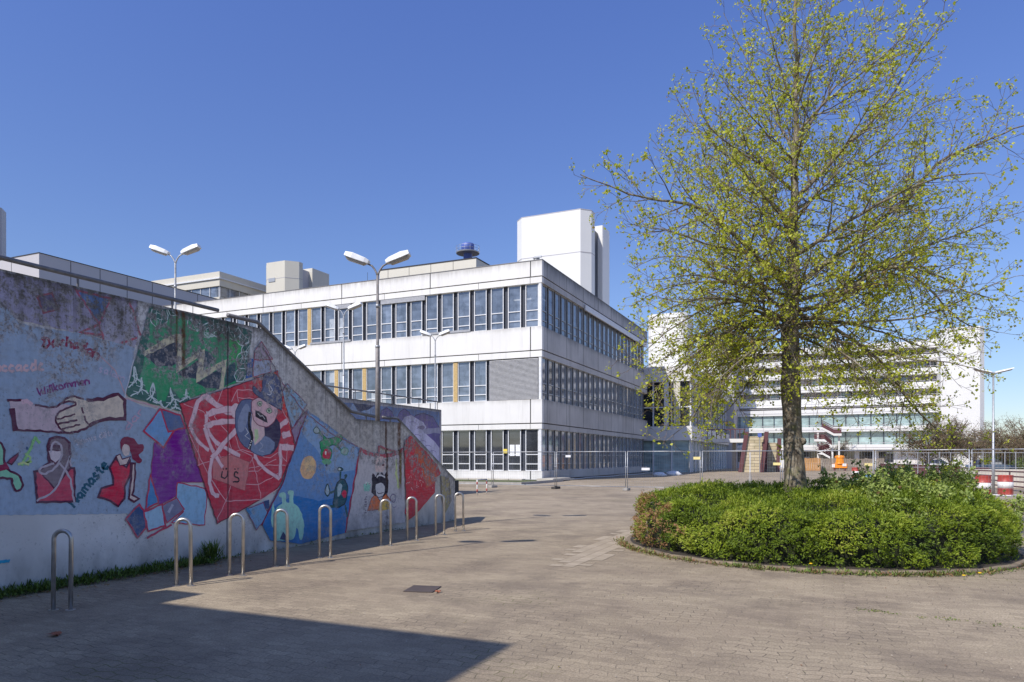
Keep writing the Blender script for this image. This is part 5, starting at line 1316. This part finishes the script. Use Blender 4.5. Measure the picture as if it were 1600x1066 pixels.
# weeds along the kerb and along the foot of the mural wall
def weeds(name, spots, mat='weed', label=None):
    V, F, T = [], [], []
    for (x, y, h, tn, n) in spots:
        for k in range(n):
            a = random.uniform(0, 6.28); o = Vector((x + random.gauss(0,.035), y + random.gauss(0,.035), .0)); dr = Vector((math.cos(a)*.8, math.sin(a)*.8, random.uniform(.4, 1.6))).normalized(); v = dr.cross(Vector((0,0,1))).normalized()
            leaf_quad(V, F, T, o + Vector((0,0,random.uniform(0,h*.6))), dr, v, dr.cross(v), h*random.uniform(.4,.9), random.uniform(.004,.014), min(1, max(0, tn + random.uniform(-.3,.3))))
    o = leaf_obj(name, V, F, T, M[mat]); o['kind'] = 'stuff'
    return o
sp = []
for k in range(620):
    y = random.uniform(3.5, 16) if k % 4 == 0 else 3.8 + 4.6*random.random()
    dens = 1 if y < 7.9 else .35
    if random.random() > dens: continue
    sp.append((WX + .04 + abs(random.gauss(0, .14 if y < 8 else .05)), y, random.uniform(.04, .13)*(1.2 if y < 8 else .6), .35, 9))
for k in range(18): sp.append((WX + .1 + random.random()*.1, 8.0 + random.gauss(0,.07), .30, .45, 10))
weeds('weeds', sp)
V, F, T = [], [], []
for k in range(420):
    y = 3.8 + 4.8*random.random(); x = WX + .06 + abs(random.gauss(0, .28)); a = random.uniform(0, 6.28); dr = Vector((math.cos(a), math.sin(a), random.uniform(-.1,.4))).normalized(); v = dr.cross(Vector((0,0,1))).normalized()
    leaf_quad(V, F, T, Vector((x, y, .012)), dr, v, Vector((0,0,1)), random.uniform(.03,.07), random.uniform(.01,.02), random.uniform(.88, 1))
leaf_obj('leaf_litter', V, F, T, M['weed'])['kind'] = 'stuff'
sp = []
for k in range(520):
    a = R(random.uniform(190, 340)); r_ = BR + .12 + abs(random.gauss(0,.05)); l_ = random.random()
    c1 = math.exp(-((math.degrees(a)-212)/10)**2) + math.exp(-((math.degrees(a)-287)/16)**2)*1.2 + .18
    if random.random() > c1 + .12: continue
    sp.append((BX + r_*math.cos(a), BY + r_*math.sin(a), random.uniform(.03,.10), .80 if math.degrees(a) < 250 else random.choice((.55,.55,.85)), 9))
weeds('kerb_weeds', sp)
sp = []
for k in range(40):
    f = random.random(); p = ong(1340 + 250*f, 953 + 28*f + random.gauss(0, 1.2))
    if vnoise(f*20, 0) > -.1: sp.append((p.x, p.y, .018, .6, 10))
weeds('joint_moss', sp)
for i, (px, py, z_, lb) in enumerate(((1267, 883, .12, 'yellow dandelion before the hedge, left of the kerb weeds'), (1506, 904, .05, 'left yellow dandelion on the paving below the kerb'), (1531, 900, .05, 'right yellow dandelion on the paving below the kerb'))):
    p = ong(px, py + (12 if z_ > .1 else 2)); t = thing('dandelion', lb, 'flower', (p.x, p.y, 0), 0, 'dandelions by the kerb')
    m = MB(); m.tube([(0,0,0),(.005,0,z_)], .003, 5); m.build('stem', M['weed'] if False else plain('stem', (.12,.2,.03)), t)
    m = MB(); m.lathe([(.004,z_),(.022,z_+.006),(.02,z_+.014),(.004,z_+.018)], n=12); m.build('blossom', M['flower'], t)

# ================================================================== THE BIG LINDEN TREE
random.seed(5)
TZ = 12.9
TB = at(1243, HOR, TZ); TB.z = 0
tree = wthing('linden_tree', 'tall young-leafed linden tree growing from the round hedge bed', 'tree', (TB.x, TB.y, 0))
wood, twg = MB(), MB(); LV, LF, LT = [], [], []
def tp(px, py, d=0): return at(px, py, TZ + d)
def leaves_at(p, dr, n, spread=.07):
    for k in range(n):
        o = p + rnd_dir((0,0,0),0)*spread*random.random(); u = rnd_dir((0,0,-.5), .7); v = u.cross(rnd_dir()).normalized()
        L = random.choice((.022,.03,.038,.046,.056))*random.uniform(.85,1.15); leaf_quad(LV, LF, LT, o, u, v, u.cross(v), L, L*.5, min(.84, max(.02, random.gauss(.5, .22))) if random.random() > .07 else random.uniform(.88, 1))
def grow(p, d, L, r, lvl, droop=0., up=.25):
    # one branch as a wavy tapering tube; children leave it alternately
    n = max(3, int(L/.16)) if lvl < 3 else 3
    pts = [p.copy()]; step = L/n; dirs = []
    for i in range(n):
        d = (d + rnd_dir((0,0,0),0)*(.16 if lvl < 3 else .25) + Vector((0,0,1))*(up - droop)*.10).normalized(); dirs.append(d)
        pts.append(pts[-1] + d*step)
    rs = [max(.0031, r*(1 - .78*i/n)) for i in range(n+1)]
    (wood if lvl < 2 else twg).tube(pts, rs, 6 if lvl < 2 else 3, False)
    children(pts, dirs, L, rs, lvl, droop, up)
def children(pts, dirs, L, rs, lvl, droop, up, dens=1.):
    n = len(pts)-1
    if lvl < 3:
        gap = (.20, .145, .105)[lvl]/dens; s = gap*random.uniform(.5, 1.) + (.10*L if lvl == 0 else .05); side = random.random()*6.28
        tot = 0
        while s < L:
            f = s/L*n; i = min(n-1, int(f)); q = pts[i].lerp(pts[i+1], f-i); d = dirs[i]
            side += 2.4 + random.uniform(-.5, .5); a = d.orthogonal().normalized(); b = d.cross(a)
            out = (a*math.cos(side) + b*math.sin(side)); ang = random.uniform(.6, 1.05)
            nd = (d*math.cos(ang) + out*math.sin(ang) + Vector((0,0,.10 - droop*.25))).normalized()
            rem = (L - s)
            cl = (min(1.7, .35 + .42*rem), min(.75, .18 + .45*rem), min(.30, .10 + .4*rem))[lvl]*random.uniform(.6, 1.15)
            rr_ = rs[min(i, len(rs)-1)]*.55
            grow(q, nd, cl, min(rr_, (.022, .0085, .004)[lvl]), lvl+1, droop, up)
            s += gap*random.uniform(.7, 1.4)
    if lvl >= 2:
        cl_ = .5 + .5*math.sin(pts[-1].x*5.1 + pts[-1].z*3.7) * math.sin(pts[-1].y*4.3 + pts[-1].z*5.9)
        leaves_at(pts[-1], dirs[-1], max(0, int(round((7.2 if lvl == 3 else 4.8) * (.25 + 1.1*cl_) * random.uniform(.5, 1.3)))), .085)
        if lvl == 3: leaves_at(pts[len(pts)//2], dirs[0], 1, .03)
def limb(pl, r0, lvl=0, droop=0., up=.25, dens=1.):
    pts = [Vector(p) for p in pl]
    # resample smoothly with a little jitter
    q = []
    for i in range(len(pts)-1):
        p0, p1, p2, p3 = pts[max(0,i-1)], pts[i], pts[i+1], pts[min(len(pts)-1, i+2)]; k = max(2, int((p2-p1).length/.18))
        for j in range(k):
            t_ = j/k; q.append(.5*((2*p1) + (p2-p0)*t_ + (2*p0-5*p1+4*p2-p3)*t_*t_ + (3*p1-p0-3*p2+p3)*t_**3) + rnd_dir((0,0,0),0)*.012*(i+j > 0))
    q.append(pts[-1]); n = len(q)-1; L = sum((q[i+1]-q[i]).length for i in range(n)); dirs = [(q[i+1]-q[i]).normalized() for i in range(n)]
    rs = [max(.004, r0*(1 - .88*(i/n)**.8)) for i in range(n+1)]
    wood.tube(q, rs, 8, False); children(q, dirs, L, rs, lvl, droop, up, dens)
# trunk
tr = MB()
tpx = [(1243,790),(1243,760),(1241,720),(1239,690),(1237,640),(1235,600),(1236,560),(1234,520),(1236,480),(1240,440),(1240,400),(1239,350),(1242,300),(1240,250),(1245,200),(1242,150),(1246,100),(1241,50),(1243,0),(1239,-60),(1238,-120),(1240,-170)]
trr = [.21,.20,.175,.165,.165,.17,.155,.15,.14,.115,.10,.082,.068,.058,.050,.043,.037,.031,.025,.019,.012,.005]
base_p = [Vector((TB.x, TB.y, 0)), Vector((TB.x, TB.y, .5))]
tpts = base_p + [tp(a, b) for a, b in tpx]; trad = [.27, .225] + trr
qs, rs = [], []
for i in range(len(tpts)-1):
    for j in range(3): f = j/3; qs.append(tpts[i].lerp(tpts[i+1], f)); rs.append((trad[i]*(1-f) + trad[i+1]*f)*(1 + .035*math.sin(i*3+j*1.7)))
tr.tube(qs, rs, 18)
# burrs on the trunk
for (a, b, s) in ((1254,690,.07),(1232,655,.05),(1246,612,.05),(1233,560,.05)):
    p = tp(a, b, -.10); tr.lathe([(s*.2,-s),(s*.8,-s*.6),(s,0),(s*.8,s*.7),(s*.2,s)], p, 10)
tr.build('trunk', M['bark'], tree, True)
def T(y): # point on trunk axis for photo height y
    for i in range(len(tpx)-1):
        if tpx[i+1][1] <= y <= tpx[i][1]: f = (tpx[i][1]-y)/(tpx[i][1]-tpx[i+1][1]); return tp(tpx[i][0]*(1-f)+tpx[i+1][0]*f, y)
    return tp(1240, y)
LIMBS = [  # traced limbs: start height on trunk, [(px, py, depth)], radius, droop
 (458, [(1195,414,-.1),(1150,369,-.3),(1123,346,-.4),(1078,320,-.6),(1001,308,-.8),(950,290,-.9),(907,273,-1.)], .060, 0),
 (350, [(1200,310,.2),(1159,265,.4),(1105,216,.6),(1075,185,.7),(1055,150,.7)], .042, 0),
 (420, [(1180,360,.5),(1123,310,.8),(1096,225,1.0),(1075,170,1.1)], .036, 0),
 (300, [(1200,265,-.3),(1159,240,-.5),(1110,200,-.8),(1080,130,-.9)], .032, 0),
 (310, [(1258,297,0),(1312,238,-.2),(1375,175,-.3),(1420,108,-.5),(1478,27,-.6)], .046, 0),
 (445, [(1262,432,.1),(1330,382,.3),(1366,351,.3),(1420,310,.3),(1465,256,.2),(1519,230,.1),(1600,196,0),(1660,190,0)], .060, 0),
 (485, [(1285,480,-.3),(1330,450,-.5),(1384,418,-.7),(1450,425,-.9),(1510,455,-1.),(1560,470,-1.)], .045, .1),
 (510, [(1285,505,.1),(1321,524,.3),(1362,554,.4),(1395,588,.5),(1430,640,.5),(1480,679,.5),(1540,690,.5)], .045, .3),
 (515, [(1290,513,-.3),(1314,545,-.6),(1340,600,-.8),(1330,650,-.9)], .024, .5),
 (540, [(1270,560,-.2),(1262,600,-.5),(1290,640,-.7)], .020, .4),
 (470, [(1300,455,.6),(1380,410,1.),(1460,380,1.4),(1540,350,1.6),(1600,330,1.7)], .045, 0),
 (400, [(1290,370,-.6),(1370,320,-1.1),(1460,280,-1.5),(1540,270,-1.7)], .042, 0),
 (505, [(1400,500,-.4),(1480,480,-.7),(1560,440,-.8),(1600,430,-.8)], .032, .15),
 (520, [(1350,540,-.8),(1420,560,-1.2),(1500,570,-1.4),(1560,590,-1.5)], .030, .3),
 (555, [(1190,555,-.2),(1150,575,-.4),(1110,610,-.5),(1075,660,-.6),(1040,690,-.6)], .036, .35),
 (505, [(1195,492,.1),(1174,505,.2),(1150,542,.3),(1125,600,.4),(1060,640,.4)], .036, .35),
 (515, [(1190,500,-.5),(1130,520,-.8),(1070,570,-1.),(1030,630,-1.1)], .034, .35),
 (480, [(1180,470,-.1),(1110,480,-.2),(1040,520,-.3),(990,570,-.3)], .036, .3),
 (500, [(1190,500,1.1),(1130,520,1.6),(1060,530,1.9),(1000,540,2.)], .034, .25),
 (588, [(1199,579,-.1),(1174,591,-.2),(1146,632,-.3),(1100,675,-.3)], .028, .4),
 (520, [(1183,485,-.2),(1133,505,-.4),(1072,542,-.6),(1005,575,-.7)], .042, .25),
 (490, [(1170,450,.3),(1100,440,.5),(1030,455,.6),(985,480,.6)], .038, .15),
 (535, [(1190,530,.9),(1130,560,1.3),(1070,620,1.5),(1030,660,1.5)], .030, .4),
 (475, [(1265,497,-.1),(1330,448,-.2),(1388,415,-.2),(1440,440,-.3),(1500,500,-.3),(1560,520,-.3)], .046, .15),
 (500, [(1300,500,.4),(1380,520,.8),(1450,545,1.),(1520,560,1.1)], .036, .25),
 (430, [(1150,440,-.9),(1080,430,-1.5),(1010,440,-1.9)], .030, .2),
 (510, [(1180,510,.2),(1120,530,.4),(1060,575,.5),(1015,620,.5)], .040, .25),
 (500, [(1170,475,-.5),(1110,465,-.9),(1050,480,-1.2),(1000,510,-1.3)], .040, .15),
 (530, [(1200,540,.6),(1150,590,1.),(1110,640,1.1),(1090,680,1.2)], .028, .4),
 (470, [(1180,440,.7),(1110,410,1.2),(1040,400,1.5),(990,420,1.6)], .038, .1),
 (440, [(1180,400,-1.),(1100,380,-1.6),(1040,360,-1.9),(980,350,-2.)], .038, 0),
 (500, [(1215,520,-.8),(1160,560,-1.4),(1120,600,-1.8),(1110,650,-1.9)], .032, .35),
 (500, [(1265,520,-.9),(1330,560,-1.5),(1380,610,-1.9),(1400,660,-2.)], .032, .35),
 (520, [(1280,540,.9),(1340,580,1.5),(1400,600,1.9),(1450,640,2.)], .030, .3),
 (240, [(1215,190,.3),(1180,120,.5),(1150,60,.6),(1130,20,.6)], .028, 0),
 (230, [(1280,170,.4),(1330,100,.7),(1370,30,.9),(1390,-30,1.)], .030, 0),
 (180, [(1220,110,-.3),(1200,40,-.5),(1185,-30,-.5)], .022, 0),
 (170, [(1265,110,-.4),(1290,40,-.6),(1310,-40,-.7)], .024, 0),
 (110, [(1225,50,.3),(1210,-30,.4)], .016, 0), (100, [(1260,40,.3),(1275,-40,.4)], .016, 0),
 (330, [(1300,290,1.),(1380,230,1.7),(1440,170,2.1),(1500,150,2.3)], .036, 0),
 (370, [(1190,330,1.2),(1130,290,1.9),(1070,260,2.4),(1020,230,2.6)], .038, 0),
 (380, [(1220,340,-1.),(1180,290,-1.8),(1140,240,-2.3)], .032, 0), (360, [(1260,320,-1.),(1310,270,-1.8),(1350,220,-2.3)], .032, 0),
 (460, [(1240,430,1.2),(1230,390,2.2),(1225,350,3.)], .04, 0), (470, [(1250,450,-1.1),(1260,420,-2.),(1270,380,-2.8)], .04, 0),
 (270, [(1235,220,1.),(1225,160,1.7),(1220,110,2.1)], .028, 0), (280, [(1250,230,-.9),(1262,160,-1.6),(1268,110,-1.9)], .028, 0),
 (210, [(1290,160,-.3),(1350,110,-.6),(1410,60,-.8),(1450,0,-.9)], .028, 0), (250, [(1190,200,-.8),(1140,140,-1.1),(1110,90,-1.2)], .024, 0),
]
for y, pl, r0, dr in LIMBS:
    limb([T(y)] + [tp(*q) for q in pl], r0*1.0, 0, dr, .28 - dr*.5)
for k in range(10):    # small shoots on the trunk
    y = random.uniform(420, 740); p = T(y) + rnd_dir((0,0,0),0)*.1; grow(p, rnd_dir((0,0,.6),.6), random.uniform(.2,.5), .006, 2, 0)
wood.build('limbs', M['bark'], tree, True); twg.build('twigs', M['twig'], tree)
leaf_obj('leaves', LV, LF, LT, M['tree_leaf'], tree, OFF[tree.name])
print('TREE faces', len(wood.f), len(twg.f), len(LF))

# ================================================================== BARE BROWN TREES AT THE RIGHT
random.seed(21)
def bare_tree(px, Z, h, w, label, tint=.5, nb=26, low=.25):
    p = at(px, HOR, Z); c = Vector((p.x, p.y, 0)); t = wthing('bare_tree', label, 'tree', tuple(c), 'bare brown trees beyond the ramp'); tk, tw_ = MB(), MB()
    tk.tube([c, c + Vector((0,0,h*.35)), c + Vector((.1,0,h*.6))], [.16,.12,.07], 8); V, F, T2 = [], [], []
    for k in range(nb):
        a = random.uniform(0, 6.28); s = c + Vector((0,0,h*random.uniform(low*.7, .55))); e = c + Vector((math.cos(a)*w*random.uniform(.5,1), math.sin(a)*w*random.uniform(.5,1), h*random.uniform(low+.1, 1.)))
        mid = s.lerp(e, .5) + Vector((0,0,h*.06)); tk.tube([s, mid, e], [.05,.035,.015], 4, False)
        for j in range(13):
            f = random.uniform(.25, 1); q = s.lerp(mid, f*2) if f < .5 else mid.lerp(e, f*2-1); d = rnd_dir((0,0,.4),.5); L = random.uniform(.4,1.)
            g = q + d*L; tw_.tube([q, q.lerp(g,.5) + rnd_dir((0,0,0),0)*.06, g], [.018,.014,.008], 3, False)
            for i in range(5):
                q2 = q.lerp(g, random.uniform(.3,1)); d2 = rnd_dir((0,0,.3),.4); tw_.tube([q2, q2 + d2*random.uniform(.15,.5)], [.010,.006], 3, False)
                o = q2 + d2*.25; v = d2.cross(rnd_dir()).normalized(); leaf_quad(V, F, T2, o, d2, v, d2.cross(v), .10, .03, random.uniform(.5,.99))
    tk.build('trunk', M['bark_far'], t); tw_.build('twigs', M['bark_far'], t); leaf_obj('buds', V, F, T2, M['weed'], t, OFF[t.name])
bare_tree(1450, 62, 4.6, 2.6, 'bare brown tree before the foot of the slab tower, leftmost of its row', nb=34)
bare_tree(1485, 60, 5.0, 2.9, 'bare brown tree with pale blue screen at its trunk, in front of the slab tower', nb=38)
bare_tree(1522, 66, 4.8, 2.6, 'bare brown tree at the right edge of the slab tower', nb=30)
bare_tree(1572, 70, 4.6, 3.6, 'bare brown tree right of the pale lamp post', nb=40)
bare_tree(1612, 66, 5.2, 3.2, 'bare brown tree cut by the right edge of the picture', nb=36)
bare_tree(1590, 90, 6.6, 4.5, 'farther bare tree rising behind the row at the right edge', nb=34)
bare_tree(1545, 95, 6.8, 2.0, 'thin farther bare tree beside the slab tower', nb=16)
bare_tree(1300, 106, 5.0, 3.0, 'brown tree in front of the outside stair of the high rise', nb=26)
hdg = wthing('far_hedge', 'dark green far hedge behind the ramp at the right', 'hedge', (45, 85, 0)); V, F, T2 = [], [], []
for k in range(5200):
    p = at(random.uniform(1538, 1680), HOR, random.uniform(84, 88)); z = random.uniform(.1, 2.1 + .3*vnoise(p.x, p.y, .8)); d = rnd_dir(); v = d.cross(rnd_dir()).normalized(); leaf_quad(V, F, T2, Vector((p.x, p.y, z)), d, v, d.cross(v), .28, .10, random.uniform(.0,.5))
leaf_obj('foliage', V, F, T2, M['bush_leaf'], hdg, OFF[hdg.name])

# ================================================================== SMALL LITTER, HOSE, BAGS
random.seed(77)
V, F, T = [], [], []
for k in range(380):
    p = ong(random.uniform(60, 1590), 770 + 290*random.random()**.7); s_ = random.choice((.003,.004,.005,.008)); a = random.uniform(0, 6.28)
    if math.hypot(p.x-BX, p.y-BY) < BR + .1 or p.x < WX + .1: continue
    n = len(V); V += [(p.x + s_*math.cos(a + q)*random.uniform(.6,1.2), p.y + s_*math.sin(a + q)*random.uniform(.6,1.2), .004) for q in (0, 1.6, 3.1, 4.7)] + [(p.x, p.y, .004 + s_*.7)]
    F += [(n, n+1, n+4), (n+1, n+2, n+4), (n+2, n+3, n+4), (n+3, n, n+4)]
me = bpy.data.meshes.new('grit'); me.from_pydata(V, [], F); me.materials.append(plain('grit', (.42, .37, .30), .9, 0, .5, 3)); o = bpy.data.objects.new('grit', me); COL.objects.link(o); o['kind'] = 'stuff'
V, F, T = [], [], []
for k in range(150):
    f = random.random(); p = ong(960 + 640*f, 872 + 60*f*(1-f)*2 + abs(random.gauss(0, 22))) if k % 2 else ong(random.uniform(80, 1590), random.uniform(800, 1060))
    if math.hypot(p.x-BX, p.y-BY) < BR + .1 or p.x < WX + .1: continue
    a = random.uniform(0, 6.28); dr = Vector((math.cos(a), math.sin(a), .1)).normalized(); v = Vector((-math.sin(a), math.cos(a), random.uniform(-.3,.3)))
    leaf_quad(V, F, T, Vector((p.x, p.y, .008)), dr, v, Vector((0,0,1)), random.uniform(.012,.035), random.uniform(.004,.010), random.choice((.88, .95, 1., .7)))
leaf_obj('leaf_litter', V, F, T, M['weed'])['kind'] = 'stuff'
pts = [ony(880 + 8*i, 755 - .95*i + 2.2*math.sin(i*1.1), KY + 3 + i*1.6) for i in range(16)]
for i, q in enumerate(pts): q.x = KX + .9 + .35*math.sin(i*1.3) + i*.05; q.y = KY + 2 + i*1.75; q.z = .06
m = MB(); m.tube(pts, .06, 8); tag(m.build('hose', M['galv'], None, True), 'grey hose winding along the foot of the shaded office side', 'hose')
def bag(px, py, s_, mat, label):
    p = ong(px, py); m = MB(); n = 12
    pr = [(.9,.0),(1.05,.2),(.95,.5),(.6,.75),(.2,.85)]; vs = []; fs = []
    for r_, z in pr:
        for j in range(n): a = 2*math.pi*j/n; w = 1 + .18*math.sin(j*2.3 + z*7); vs.append((p.x + s_*r_*w*math.cos(a)*1.4, p.y + s_*r_*w*math.sin(a), z*s_))
    for i in range(len(pr)-1):
        for j in range(n): fs.append((i*n+j, i*n+(j+1)%n, (i+1)*n+(j+1)%n, (i+1)*n+j))
    fs += [tuple((len(pr)-1)*n + j for j in range(n))]; m.add(vs, fs); tag(m.build('sandbag', mat, None, True), label, 'bag')
bag(1030, 744, .42, M['sign_white'], 'left pale bag lying at the foot of the glazed hall')
bag(1052, 743, .5, M['sign_white'], 'right pale bag lying at the foot of the glazed hall')
